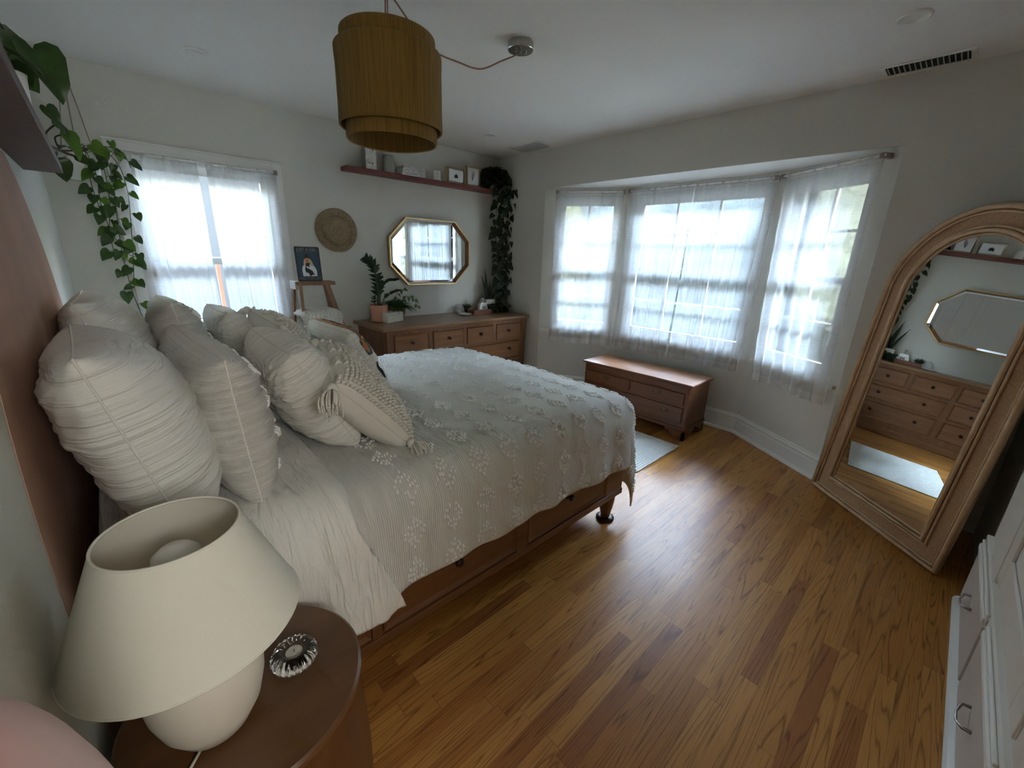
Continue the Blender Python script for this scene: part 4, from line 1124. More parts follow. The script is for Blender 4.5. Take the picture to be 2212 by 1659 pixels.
# photo block
e = empty('photo_block', (1.975, yS, SZ), 'tall mottled white photo block at the left end of the red shelf', 'photo block')
MB().box(1.938, 2.036, yS - .012, yS + .058, SZ, SZ + .205).build('block', 'taupe_pot', e, bevel=.002)
MB().box(1.939, 2.035, yS - .016, yS - .012, SZ + .001, SZ + .204).build('picture', mat('mottled_print', (.82, .80, .74), .6, noise_s=22, noise_a=.35), e)
b = MB()
for x, z, r in ((2.008, .150, .0045), (1.966, .050, .004), (1.974, .0505, .003), (1.990, .049, .003), (2.002, .046, .0045), (2.0, .052, .003), (1.99, .10, .003), (1.985, .19, .003)):
    b.sphere((x, yS - .0162, SZ + z), r, 8, 6, (1.3, .15, 1))
b.build('dark_flecks', 'ink', e)
# vase
rib = lambda a, i: .012 * math.cos(a * 34)
tag(MB().lathe([(0, .0), (.046, .0), (.050, .006), (.052, .03), (.051, .06), (.046, .095), (.040, .122), (.0385, .130), (.041, .134), (.042, .138), (.038, .138), (.036, .13), (.043, .09), (.047, .05), (.045, .01), (0, .008)], (2.154, yS, SZ), 136, ripple=rib).build('vase', 'vase', smooth=True),
    'smoky ribbed glass vase on the red shelf', 'vase')
# books
z = SZ
for k, (x0, x1, h, lab) in enumerate(((2.275, 2.520, .026, 'lowest and widest of the three white books on the red shelf'), (2.279, 2.510, .032, 'middle and thickest of the three white books on the red shelf'), (2.290, 2.503, .020, 'thin white book on top of the stack on the red shelf'))):
    bk_ = empty('book', ((x0 + x1) / 2, yS, z), lab, 'book', 'white books stacked on the red shelf')
    y0, y1 = yS - .025 - .004 * k, yS + .085
    b = MB(); b.box(x0, x1, y0, y1, z, z + .0022); b.box(x0, x1, y0, y1, z + h - .0022, z + h); b.box(x0, x1, y0, y0 + .003, z, z + h)
    b.build('cover', 'cover', bk_, bevel=.0008)
    MB().box(x0 + .003, x1 - .003, y0 + .003, y1 - .003, z + .0022, z + h - .0022).build('pages', 'paper', bk_)
    s = MB(); rg = random.Random(k + 2); x = x0 + .015
    while x < x1 - .03:
        w = rg.uniform(.003, .008)
        if rg.random() < .62: s.box(x, x + w, y0 - .0006, y0, z + h * .42, z + h * .62)
        x += w + .002
    if len(s.v): s.build('spine_print', 'ink' if k != 1 else 'sign_text', bk_)
    z += h + .0004
# cup
tag(MB().lathe([(0, 0), (.036, 0), (.038, .004), (.034, .082), (.031, .084), (.030, .080), (.033, .01), (0, .008)], (2.658, yS - .005, SZ), 8).build('cup', 'white_pot'), 'small faceted white ceramic cup on the red shelf', 'cup')
# glass frames
def leaf_print(par, cx, cz, y, kind):
    b = MB()
    if kind == 'monstera':
        for k in range(9):
            a = -1.9 + k * .475
            if abs(a) > 1.95: continue
            ln = .034 * (1 - .12 * abs(a)); c, s_ = math.sin(a), math.cos(a)
            b.add([(cx + .004 * s_, y, cz - .012 - .004 * c), (cx + ln * .6 * c + .0052 * s_, y, cz - .012 + ln * .6 * s_ - .0052 * c), (cx + ln * c, y, cz - .012 + ln * s_), (cx + ln * .6 * c - .0052 * s_, y, cz - .012 + ln * .6 * s_ + .0052 * c), (cx - .004 * s_, y, cz - .012 + .004 * c)], [(0, 1, 2, 3, 4)])
        b.sphere((cx, y, cz - .008), .011, 14, 8, (1.1, .02, 1))
        b.build('leaf_print', 'leaf_dark', par)
    else:
        for k in range(15):
            f = k / 14; px_, pz = cx - .008 + .016 * f * f, cz - .042 + .084 * f
            w = .017 * math.sin(PI * min(1, f * .8 + .12))
            for sg in (-1, 1):
                b.add([(px_, y, pz), (px_ + sg * w, y, pz + .008), (px_ + sg * w * .9, y, pz + .012), (px_, y, pz + .006)], [(0, 1, 2, 3)])
        b.build('feather_print', mat('feather_grey', (.27, .27, .31), .7), par)
for x0, x1, h, kind, lab in ((2.768, 2.985, .140, 'monstera', 'wide glass frame holding a green monstera leaf print'), (3.003, 3.178, .184, 'feather', 'upright glass frame holding a grey feather print')):
    e = empty('picture_frame', ((x0 + x1) / 2, yS, SZ), lab, 'picture frame', 'glass picture frames on the red shelf')
    b = MB(); f = .0032
    for (a, c, p, q) in ((x0, x0 + f, SZ, SZ + h), (x1 - f, x1, SZ, SZ + h), (x0 + f, x1 - f, SZ, SZ + f), (x0 + f, x1 - f, SZ + h - f, SZ + h)):
        b.box(a, c, yS - .022, yS - .010, p, q); b.box(a, c, yS + .012, yS + .020, p, q)
    for a in (x0, x1 - .004):
        for zz in (SZ + .0, SZ + h - .004): b.box(a, a + .004, yS - .010, yS + .012, zz, zz + .004)
    b.build('metal_frame', 'gold', e)
    my = .018 if kind == 'monstera' else .016
    MB().box(x0 + my * 1.3, x1 - my * 1.3, yS - .015, yS - .013, SZ + my, SZ + h - my).build('mat_paper', 'paper', e)
    leaf_print(e, (x0 + x1) / 2, SZ + h / 2, yS - .0158, kind)
    b = MB(); b.add([(x0 + f, yS - .0205, SZ + f), (x1 - f, yS - .0205, SZ + f), (x1 - f, yS - .0205, SZ + h - f), (x0 + f, yS - .0205, SZ + h - f)], [(0, 1, 2, 3)]); b.build('glass', 'clear', e)

# ================================================================== LADDER, SIGN, THROW, HAT
ld = empty('step_ladder', (1.32, 3.50, 0), 'worn wooden step ladder standing between the window and the dresser', 'ladder')
MB().box(1.172, 1.466, 3.40, 3.53, 1.168, 1.196).build('top_step', 'old_wood', ld, bevel=.006)
for a, c_, w in (((1.212, 3.425, 1.168), (1.165, 3.27, 0.0), (.022, .055)), ((1.410, 3.425, 1.168), (1.690, 3.27, 0.0), (.055, .026)), ((1.192, 3.525, 1.168), (1.150, 3.72, 0.0), (.02, .035)), ((1.43, 3.525, 1.168), (1.665, 3.72, 0.), (.035, .02))):
    MB().beam(a, c_, *w).build('rail', 'old_wood', ld, bevel=.003)
for z in (.90, .62, .33):
    f = (1.168 - z) / 1.168
    MB().box(lerp(1.212, 1.165, f) + .005, lerp(1.41, 1.69, f) - .005, lerp(3.425, 3.27, f) - .02, lerp(3.425, 3.27, f) + .085, z - .011, z + .011).build('step', 'old_wood', ld, bevel=.003)
MB().box(1.168, 1.192, 3.40, 3.53, 1.14, 1.198).build('hinge_plate', 'taupe_pot', ld, bevel=.002)
# knitted throw over the upper step
def throwf(u, v):
    f = v; x = lerp(1.165, 1.455, u) + .01 * math.sin(v * 5)
    if f < .25: y = lerp(3.50, 3.37, f / .25); z = .945 + .010 * math.sin(u * 9)
    elif f < .35: a = (f - .25) / .1 * PI / 2; y = 3.37 - .035 * math.sin(a); z = .945 - .035 * (1 - math.cos(a)) + .008 * math.sin(u * 9)
    else: y = 3.335 - .03 * (f - .35) + .010 * math.sin(u * 13 + 1); z = .91 - .62 * (f - .35)
    crn = .03 * (1 - (2 * abs(u - .5)) ** 4) if f < .35 else .02
    k = .008 * math.sin(2 * PI * (u * 11 + .5 * abs(((v * 26) % 1) - .5) * 2)) + .003 * math.sin(v * 2 * PI * 44)
    return V((x, y - k - crn * .2, z + k * .5 + crn))
o = MB().grid(throwf, 150, 220).build('knitted_throw', 'knit', smooth=True, recalc=False)
s = o.modifiers.new('thick', 'SOLIDIFY'); s.thickness = .012; s.offset = -1
tag(o, 'cream chevron knitted throw hanging over the ladder step', 'throw')

# metal sign leaning on the ladder top
sg = empty('metal_sign', (1.29, 3.47, 1.197), 'dark blue sign of a woman hugging a black cat, standing on the ladder', 'sign')
ST = TR((1.205, 3.440, 1.1965), 0, math.radians(-5)) 
def SP(x, z, k=0.): return ST @ V((x, -k, z))
sw, sh_ = .178, .252
MB().prism([(0.006, 0), (sw - .006, 0), (sw, .006), (sw, sh_ - .006), (sw - .006, sh_), (.006, sh_), (0, sh_ - .006), (0, .006)], lambda a, c: SP(a, c, 0), lambda a, c: SP(a, c, .004)).build('plate', 'sign_dark', sg)
def flat(name, pts, k, m): return MB().prism(pts, lambda a, c: SP(a, c, k), lambda a, c: SP(a, c, k + .0006)).build(name, m, sg)
flat('blue_panel', [(.014, .036), (sw - .014, .036), (sw - .014, .212), (.014, .212)], .0041, 'sign_blue')
b = MB()
for q in ([(.008, .214), (sw - .008, .214), (sw - .008, .2155), (.008, .2155)], [(.008, .032), (sw - .008, .032), (sw - .008, .0335), (.008, .0335)]):
    b.prism(q, lambda a, c: SP(a, c, .004), lambda a, c: SP(a, c, .0048))
b.build('border_line', 'sign_text', sg)
flat('dress', [(.040, .038), (.038, .085), (.045, .112), (.066, .122), (.088, .118), (.112, .128), (.130, .108), (.142, .080), (.142, .038)], .0048, 'white_art')
flat('long_hair', [(.052, .118), (.056, .150), (.066, .168), (.096, .172), (.112, .150), (.128, .108), (.104, .112), (.098, .135), (.076, .132), (.066, .112)], .0054, 'hair_art')
flat('face', [(.064, .148), (.066, .166), (.080, .172), (.094, .166), (.096, .150), (.086, .138), (.072, .138)], .006, 'skin_art')
flat('hair_bun', [(.060, .160), (.062, .176), (.070, .180), (.070, .192), (.078, .200), (.090, .194), (.091, .181), (.099, .176), (.101, .162), (.092, .170), (.080, .173), (.068, .169)], .0062, 'ink')
flat('black_cat', [(.070, .128), (.074, .140), (.080, .132), (.088, .140), (.093, .128), (.092, .108), (.104, .088), (.118, .060), (.130, .046), (.112, .050), (.100, .040), (.088, .040), (.080, .062), (.064, .064), (.058, .082), (.062, .104)], .0066, 'ink')
flat('arm', [(.066, .104), (.074, .112), (.134, .078), (.128, .066)], .0072, 'white_art')
def text(par, body, size, loc, rot, m, ext=.0004, sx=1.):
    cu = D.curves.new('lettering', 'FONT'); cu.body = body; cu.size = size; cu.align_x = 'CENTER'; cu.extrude = ext
    o = D.objects.new('lettering', cu); COL.objects.link(o); cu.materials.append(M[m]); o.parent = par
    bpy.context.view_layer.update()
    me = D.meshes.new_from_object(o.evaluated_get(bpy.context.evaluated_depsgraph_get())); D.objects.remove(o)
    me.materials.clear(); me.materials.append(M[m]); me.transform(loc @ rot @ Matrix.Diagonal((sx, 1, 1, 1)))
    o = D.objects.new('lettering', me); COL.objects.link(o); o.parent = par; o.matrix_parent_inverse = wm(par).inverted(); return o
RX = Matrix.Rotation(PI / 2, 4, 'X')
text(sg, 'JUST A GIRL', .029, ST @ Matrix.Translation(V((sw / 2, -.0046, .221))), RX, 'sign_text', sx=.95)
text(sg, 'WHO LOVES CATS', .020, ST @ Matrix.Translation(V((sw / 2, -.0046, .013))), RX, 'sign_text', sx=.95)

# woven hat / basket on the wall
ht = empty('woven_wall_basket', (1.678, L, 1.592), 'round woven seagrass hat hung on the wall above the ladder', 'hat')
b = MB(); T = Matrix.Translation(V((1.678, L - .012, 1.592))) @ Matrix.Rotation(PI / 2, 4, 'X')
pr = []
for k in range(60):
    f = k / 59; r = .178 * (1 - f)
    zz = .022 * math.exp(-((r - .178) / .03) ** 2) * 0 + (.052 * sstep(.118, .088, r)) + .0032 * math.sin(r * 2 * PI / .0135) + .004
    pr.append((max(r, 0.0), zz))
pr = [(.178, -.004)] + pr
b.lathe(pr, (0, 0, 0), 120, T=T, ripple=lambda a, i: .012 * nz(math.cos(a) * 1.5, math.sin(a) * 1.5, 3) + .004 * math.sin(a * 60 + i) * (1 if i < 50 else 0))
b.build('woven_brim_and_crown', 'seagrass', ht, smooth=True)

# ================================================================== PLANTS
HEART = [(0, 0), (.12, -.10), (.30, -.13), (.46, -.02), (.50, .18), (.44, .42), (.28, .68), (.12, .88), (0, 1.0)]
def heart_leaf(b, base, d, up, size, fold=.25, droop=.35, wd=1.):
    """base point, d = direction to the tip, up = upper face normal"""
    d = V(d).normalized(); s = d.cross(V(up))
    if s.length < 1e-3: s = d.orthogonal()
    s.normalize(); n = s.cross(d).normalized(); base = V(base)
    def P(a, t):
        return base + (s * a * wd + d * t) * size + n * (abs(a) * fold - droop * t * t * .5 + .06 * math.sin(a * 9 + t * 5)) * size
    o = len(b.v); R = [P(a, t) for a, t in HEART]; Lf = [P(-a, t) for a, t in HEART[1:-1]]; Mid = [P(0, .12), P(0, .32), P(0, .58), P(0, .8)]
    b.v += [tuple(p) for p in R + Lf + Mid]
    r = lambda i: o + i
    l = lambda i: o + (i if i in (0, 8) else 8 + i)
    m = lambda i: o + 16 + i
    for g, fl in ((r, False), (l, True)):
        fs = [(g(0), g(1), m(0)), (g(1), g(2), m(0)), (g(2), g(3), m(0)), (g(3), g(4), m(1), m(0)), (g(4), g(5), m(1)), (g(5), g(6), m(2), m(1)), (g(6), g(7), m(3), m(2)), (g(7), g(8), m(3))]
        b.f += [f[::-1] if fl else f for f in fs]
def vine(bs, bl, pts, step, size, rg, r=.0022, out=V((0, -1, 0)), pet=.03, bl2=None, p2=0., spread=1., skip=None):
    c = spl(pts, 8); bs.tube(c, r, 5)
    acc = 0; side = rg.choice((-1, 1))
    for i in range(1, len(c)):
        acc += (c[i] - c[i - 1]).length
        if acc > step:
            acc = rg.uniform(-.2, .2) * step; side = -side
            if skip and skip(c[i]): continue
            t = (c[i] - c[i - 1]).normalized(); lat = t.cross(out)
            if lat.length < .1: lat = t.orthogonal()
            lat.normalize()
            q = c[i] + (lat * side * rg.uniform(.5, 1.2) * spread + out * rg.uniform(.0, .9) + V((0, 0, rg.uniform(-.1, .5)))) * pet
            bs.tube([c[i], c[i].lerp(q, .5) + V((0, 0, .006)), q], r * .6, 4)
            dd = V((0, 0, -1)) * rg.uniform(.5, 1.) + lat * side * rg.uniform(.1, .9) + out * rg.uniform(-.1, .4)
            up = out + lat * side * rg.uniform(-.3, .6) + V((0, 0, rg.uniform(.1, .8)))
            tgt = bl2 if (bl2 is not None and rg.random() < p2) else bl
            heart_leaf(tgt, q, dd, up, size * rg.uniform(.7, 1.15), rg.uniform(.1, .4), rg.uniform(.1, .6), rg.uniform(.75, 1.))

# --- hanging pot by the window
hp = empty('hanging_plant', (.165, 3.62, 1.79), 'trailing green vine in a white textured pot hung from the ceiling corner', 'hanging plant')
pc = (.172, 3.625, 1.775)
MB().lathe([(0, 0), (.058, 0), (.070, .010), (.078, .06), (.083, .135), (.079, .138), (.075, .12), (0, .12)], pc, 96, ripple=lambda a, i: .02 * math.cos(a * 3) + .012 * math.sin(a * 30)).build('pot', 'white_pot', hp, smooth=True)
MB().lathe([(.074, .124), (.03, .132), (0, .134)], pc, 24).build('soil', 'soil', hp)
b = MB(); hkp = V((.185, 3.66, H - .035))
for k in range(3):
    a = .5 + k * 2 * PI / 3; q = V((pc[0] + .080 * math.cos(a), pc[1] + .080 * math.sin(a), pc[2] + .13))
    b.tube([hkp, hkp.lerp(q, .5) + V((.003, 0, 0)), q, V((pc[0] + .066 * math.cos(a), pc[1] + .066 * math.sin(a), pc[2] + .0))], .0024, 6)
b.tube([V((.190, 3.68, H)), hkp + V((0, 0, .012)), hkp], .003, 6); b.sphere(hkp, .008, 8, 6)
b.build('hanger', 'rope', hp, smooth=True)
bs, bl, bl2 = MB(), MB(), MB(); rg = random.Random(11)
top = V((pc[0], pc[1], pc[2] + .135))
for pts in ([top, (.215, 3.58, 1.95), (.262, 3.545, 1.86), (.255, 3.54, 1.66), (.225, 3.54, 1.50), (.222, 3.54, 1.36)],
            [top, (.24, 3.57, 1.93), (.29, 3.54, 1.84), (.275, 3.53, 1.62), (.258, 3.53, 1.38), (.262, 3.53, 1.16), (.285, 3.53, .99), (.315, 3.53, .955)],
            [top, (.26, 3.58, 1.95), (.33, 3.55, 1.87), (.345, 3.54, 1.72), (.325, 3.54, 1.52), (.30, 3.54, 1.33), (.275, 3.53, 1.17)],
            [top, (.20, 3.56, 1.93), (.225, 3.53, 1.80), (.215, 3.53, 1.64), (.235, 3.53, 1.48), (.285, 3.54, 1.37), (.345, 3.55, 1.345)],
            [top, (.20, 3.53, 1.95), (.20, 3.51, 1.86), (.195, 3.51, 1.74), (.205, 3.52, 1.62)],
            [top, (.28, 3.6, 1.96), (.36, 3.56, 1.94), (.385, 3.55, 1.86)]):
    vine(bs, bl, pts, .046, .062, rg, .0020, V((.1, -1, 0)).normalized(), .024, bl2, .25, skip=lambda p: p.x < .255 and p.z > 1.80)
for k in range(9):
    a = rg.uniform(0, 2 * PI); q = top + V((.07 * math.cos(a), .07 * math.sin(a), rg.uniform(-.02, .035)))
    bs.tube([top, q], .0018, 4); heart_leaf(bl, q, V((math.cos(a), math.sin(a), rg.uniform(-.8, .2))), V((0, -.4, 1)), rg.uniform(.05, .07), .2, .4)
bs.build('stems', 'stem_g', hp, smooth=True); bl.build('leaves', 'leaf', hp, smooth=True, recalc=False); bl2.build('pale_leaves', 'leaf_pale', hp, smooth=True, recalc=False)

# --- big leaved vine along the left shelf, close to the camera
sv = empty('trailing_shelf_vine', (.06, 2.2, 1.73), 'large leaved vine trailing off the dark shelf above the bed', 'trailing plant')
MB().lathe([(0, 0), (.040, 0), (.046, .01), (.052, .09), (.054, .10), (.05, .10), (.047, .085), (0, .085)], (.057, 1.75, 1.7305), 40).build('pot', 'white_pot', sv, smooth=True)
bs, bl, bl2 = MB(), MB(), MB()
main = spl([(.057, 1.75, 1.82), (.07, 1.90, 1.96), (.055, 2.15, 1.93), (.030, 2.30, 1.88), (.052, 2.34, 1.815), (.085, 2.46, 1.785), (.12, 2.58, 1.775), (.165, 2.70, 1.775)], 8)
bs.tube(main, .0045, 7)
bs.tube(spl([(.057, 1.75, 1.82), (.05, 1.95, 2.09), (.065, 2.25, 2.075), (.085, 2.32, 2.045), (.127, 2.33, 2.043)], 8), .0032, 6)
def bigleaf(b, base, tip, up, wd=1., fold=.22, droop=.15):
    base, tip = V(base), V(tip); heart_leaf(b, base, tip - base, up, (tip - base).length, fold, droop, wd)
bigleaf(bl, (.020, 2.28, 2.035), (.118, 2.31, 1.915), (-.2, -1, .6), .95)
bigleaf(bl, (.122, 2.32, 2.045), (.172, 2.30, 1.895), (.5, -1, .4), .8, .35)
bigleaf(bl2, (.118, 2.36, 2.035), (.120, 2.36, 1.965), (-.4, -1, .3), .7)
bs.tube(spl([(.085, 2.46, 1.785), (.10, 2.47, 1.82), (.125, 2.46, 1.845)], 5), .003, 5)
bigleaf(bl, (.124, 2.44, 1.855), (.165, 2.46, 1.815), (.6, -.7, .7), .9); bigleaf(bl, (.116, 2.45, 1.90), (.143, 2.45, 1.845), (.3, -1, .2), .8)
bs.tube(spl([(.12, 2.58, 1.775), (.115, 2.58, 1.82), (.145, 2.57, 1.835)], 5), .0028, 5)
bigleaf(bl2, (.146, 2.56, 1.835), (.178, 2.56, 1.745), (.7, -.7, .2), .7, .35)
bs.tube(spl([(.12, 2.58, 1.775), (.17, 2.62, 1.79), (.218, 2.66, 1.815)], 5), .0028, 5)
bigleaf(bl2, (.219, 2.66, 1.825), (.268, 2.66, 1.785), (.1, -1, .5), 1.)
bigleaf(bl, (.165, 2.70, 1.775), (.225, 2.70, 1.745), (.2, -1, .6), .7)
bigleaf(bl, (.107, 2.62, 1.745), (.118, 2.64, 1.665), (.2, -1, .2), .9)
for k in range(5):
    a = rg.uniform(0, 2 * PI); q = V((.06 + .03 * math.cos(a), 1.75 + .05 * math.sin(a), 1.86 + .03 * rg.random())); bs.tube([(.057, 1.75, 1.815), q], .002, 4)
    heart_leaf(bl, q, V((.4 * abs(math.cos(a)), math.sin(a), -.2)), V((.2, 0, 1)), .07)
bs.build('stems', 'stem', sv, smooth=True); bl.build('leaves', 'leaf', sv, smooth=True, recalc=False); bl2.build('pale_leaves', 'leaf_pale', sv, smooth=True, recalc=False)

# --- corner pothos on the red shelf, cascading to the dresser
cpn = empty('corner_pothos', (3.38, 3.73, SZ), 'dense dark pothos on the red shelf cascading down the far corner', 'trailing plant')
MB().lathe([(0, 0), (.055, 0), (.066, .01), (.078, .10), (.080, .11), (.075, .11), (.072, .095), (0, .095)], (3.40, 3.765 - .02, SZ + .0005), 40).build('pot', 'taupe_pot', cpn, smooth=True)
bs, bl, bl2 = MB(), MB(), MB(); rg = random.Random(5)
for k in range(230):
    a = rg.uniform(0, 2 * PI); ph = rg.uniform(-.5, 1.2); rr = rg.uniform(.55, 1.)
    q = V((3.385 + .165 * rr * math.cos(a) * math.cos(ph), 3.70 + .10 * rr * math.sin(a) * math.cos(ph), SZ + .085 + .135 * rr * math.sin(ph)))
    q.y = min(q.y, 3.80); q.x = min(q.x, 3.50); q.z = max(q.z, SZ + .02 if q.y > 3.70 else SZ - .12)
    if rg.random() < .4: bs.tube([(3.40, 3.74, SZ + .10), q], .0017, 4)
    heart_leaf(bl, q, V((math.cos(a), math.sin(a) - .5, rg.uniform(-1.1, .6))), V((rg.uniform(-.4, .2), -1, .7)), rg.uniform(.055, .085), .2, .4, .95)
for k in range(7):
    x0_ = rg.uniform(3.30, 3.50); y0_ = rg.uniform(3.60, 3.69); zb_ = rg.uniform(.85, 1.3) if k > 2 else .84 + .02 * k
    x1_ = lerp(x0_, 3.45, .45)
    pts = [(3.40, 3.73, SZ + .11), (x0_, y0_ - .01, SZ + .06), (x0_, y0_ - .03, SZ - .10), (x0_ + rg.uniform(-.02, .02), y0_, SZ - .32), (lerp(x0_, x1_, .5), y0_, SZ - .6), (x1_, y0_, SZ - .85), (x1_ + rg.uniform(-.02, .02), y0_, zb_)]
    vine(bs, bl, pts, .052, .078, rg, .0022, V((-.35, -1, 0)).normalized(), .028, spread=1.2)
for k in range(70):   # the pile of leaves lying on the dresser top
    q = V((rg.uniform(3.19, 3.46), rg.uniform(3.52, 3.72), rg.uniform(.83, .90)))
    heart_leaf(bl, q, V((rg.uniform(-1, 1), rg.uniform(-1, .3), rg.uniform(-.4, .1))), V((rg.uniform(-.3, .3), -.5, 1)), rg.uniform(.05, .08), .2, .3)
for pts in ([(3.44, 3.64, .88), (3.38, 3.58, .86), (3.30, 3.55, .845), (3.20, 3.54, .84)], [(3.46, 3.64, .90), (3.44, 3.56, .86), (3.36, 3.50, .84)]):
    vine(bs, bl, pts, .03, .06, rg, .002, V((0, -.4, 1)).normalized(), .02)
bl.clamp(W - .006, L - .006, .8095); bs.clamp(W - .008, L - .008, .8095)
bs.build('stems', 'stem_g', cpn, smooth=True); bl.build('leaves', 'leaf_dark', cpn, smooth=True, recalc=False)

# --- things on the dresser
dz = .8083
# ZZ plant in peach pot
zp = empty('potted_zz_plant', (1.93, 3.66, dz), 'tall upright glossy plant in a peach terracotta pot on the dresser', 'potted plant')
zc = (1.937, 3.655, dz)
MB().lathe([(0, .0), (.072, .0), (.082, .006), (.0835, .014), (.079, .016), (.0795, .150), (.078, .153), (.073, .152), (.072, .135), (0, .135)], zc, 56).build('pot', 'terra', zp, smooth=True, angle=.7)
MB().lathe([(.071, .137), (0, .142)], zc, 24).build('soil', 'soil', zp)
bs, bl = MB(), MB(); rg = random.Random(21)
def zz(pts, n, size, r0=.008, f0=.3, flat=False):
    c = spl(pts, 8); bs.tube(c, [lerp(r0, .0022, i / (len(c) - 1)) for i in range(len(c))], 7)
    for k in range(n):
        f = lerp(f0, 1., k / (n - 1)); i = min(len(c) - 2, int(f * (len(c) - 1))); t = (c[i + 1] - c[i]).normalized()
        for sd in (-1, 1):
            lat = t.cross(V((.25, 1, .1)) if not flat else V((0, .2, 1))).normalized() * sd
            d = lat * .9 + t * .55 + V((0, rg.uniform(-.35, .35), rg.uniform(-.1, .1)))
            heart_leaf(bl, c[i], d, V((.0, -1, .5)), size * (1 - .25 * f) * rg.uniform(.85, 1.1), .12, .15, .52)
zz([(1.93, 3.65, .95), (1.935, 3.655, 1.10), (1.925, 3.66, 1.24), (1.895, 3.66, 1.33), (1.835, 3.65, 1.375)], 13, .075, .011, .2)
zz([(1.955, 3.66, .95), (1.965, 3.665, 1.05), (1.99, 3.67, 1.13), (2.05, 3.67, 1.175), (2.12, 3.67, 1.18)], 10, .070, .006, .35, True)
zz([(1.96, 3.64, .95), (1.985, 3.62, 1.03), (2.04, 3.60, 1.07), (2.11, 3.59, 1.09)], 8, .062, .005, .35, True)
zz([(1.945, 3.67, .95), (1.965, 3.68, 1.10), (1.985, 3.69, 1.21)], 7, .06, .005, .4)
zz([(1.90, 3.64, .95), (1.885, 3.63, .99), (1.88, 3.62, 1.04)], 3, .04, .004, .5)
bs.build('stems', 'stem_g', zp, smooth=True); bl.build('leaves', 'leaf_dark', zp, smooth=True, recalc=False)
# fern in basket pot
fp = empty('potted_fern', (2.155, 3.70, dz), 'bushy fern in a golden brown basket pot behind the inlay box', 'potted plant')
fc = (2.145, 3.715, dz)
MB().lathe([(0, 0), (.062, 0), (.068, .01), (.088, .100), (.093, .106), (.092, .114), (.085, .114), (.082, .10), (0, .10)], fc, 72, ripple=lambda a, i: .018 * math.sin(a * 30) * (1 if 0 < i < 5 else 0)).build('pot', 'basket', fp, smooth=True)
MB().lathe([(.082, .101), (0, .106)], fc, 24).build('soil', 'soil', fp)
bs, bl = MB(), MB(); rg = random.Random(31)
for k in range(110):
    a = rg.uniform(0, 2 * PI); ln = rg.uniform(.12, .20); el = rg.uniform(.25, 1.35)
    d = V((math.cos(a) * math.cos(el), math.sin(a) * math.cos(el), math.sin(el)))
    c0 = V(fc) + V((.03 * math.cos(a), .03 * math.sin(a), .105)); pts = []
    for i in range(9):
        f = i / 8; p = c0 + d * ln * f + V((0, 0, -ln * .55 * f * f)); p.y = min(p.y, 3.825); p.z = max(p.z, dz + .07); pts.append(p)
    bs.tube(pts, .0012, 4)
    for i in range(1, 9):
        t = (pts[i] - pts[i - 1]).normalized(); lat = t.cross(V((0, 0, 1)))
        if lat.length < .1: continue
        lat.normalize(); w = .030 * math.sin(PI * min(1, i / 8 * .85 + .15))
        for fr in (0, .5):
            q = pts[i - 1].lerp(pts[i], fr)
            for sd in (-1, 1):
                e = q + lat * sd * w + t * .006; hgt = V((0, 0, .002))
                o_ = len(bl.v); bl.v += [tuple(q - t * .003), tuple(q + t * .004), tuple(e + t * .003), tuple(e - t * .002)]; bl.f.append((o_, o_ + 1, o_ + 2, o_ + 3))
vine(bs, bl, [(2.17, 3.69, .92), (2.22, 3.66, 1.02), (2.27, 3.64, 1.01), (2.31, 3.63, .955), (2.32, 3.62, .92)], .026, .040, rg, .0016, V((0, -1, .2)), .012)
vine(bs, bl, [(2.15, 3.69, .92), (2.13, 3.68, 1.03), (2.16, 3.66, 1.09), (2.21, 3.65, 1.075)], .028, .042, rg, .0016, V((0, -1, .2)), .012)
bs.build('stems', 'stem_g', fp, smooth=True); bl.build('fronds', 'fern', fp, smooth=False, recalc=False)
# inlay box
ib = empty('inlay_box', (2.0, 3.6, dz), 'small pale bone inlay lidded box beside the peach pot', 'box')
IT = TR((1.949, 3.518, dz), math.radians(20))
MB().box(0, .208, 0, .145, .0, .062, T=IT).build('box_base', 'bone', ib, bevel=.0015)
MB().box(-.001, .209, -.001, .146, .0635, .088, T=IT).build('lid', 'bone', ib, bevel=.0015)
# dish + succulent + white wire ball
o = MB().lathe([(0, .0), (.035, .0), (.055, .006), (.072, .013), (.070, .016), (.05, .010), (0, .007)], (2.885, 3.60, dz), 48).build('trinket_dish', 'white_pot', smooth=True); tag(o, 'shallow white trinket dish in front of the little succulent', 'dish')
sc_ = empty('potted_succulent', (2.985, 3.70, dz), 'tiny spiky succulent in a black pot on the dresser', 'potted plant')
MB().lathe([(0, 0), (.021, 0), (.028, .05), (.026, .052), (.024, .045), (0, .045)], (2.985, 3.70, dz), 24).build('pot', 'black', sc_, smooth=True)
bl = MB(); rg = random.Random(3)
for k in range(26):
    a = k * 2.4; r = .010 + .014 * (k / 26); q = V((2.985 + r * .7 * math.cos(a), 3.70 + r * .7 * math.sin(a), dz + .048)); d = V((math.cos(a) * (.2 + k / 30), math.sin(a) * (.2 + k / 30), 1.2 - k / 40)).normalized()
    bl.tube([q, q + d * .025, q + d * (.05 + .02 * rg.random())], [.005, .0065, .0008], 6)
bl.build('leaves', 'leaf_dark', sc_, smooth=True)
rgw = random.Random(8); b = MB()
for k in range(14):
    ax = V((rgw.uniform(-1, 1), rgw.uniform(-1, 1), rgw.uniform(-1, 1))).normalized(); u_ = ax.orthogonal().normalized(); v_ = ax.cross(u_)
    b.tube([V((2.905, 3.735, dz + .052)) + (u_ * math.cos(q * PI / 12) + v_ * math.sin(q * PI / 12)) * .049 for q in range(25)], .0013, 4, cap=False)
tag(b.build('wire_ball', 'white_pot', smooth=True), 'white wire ball standing behind the trinket dish', 'ornament')
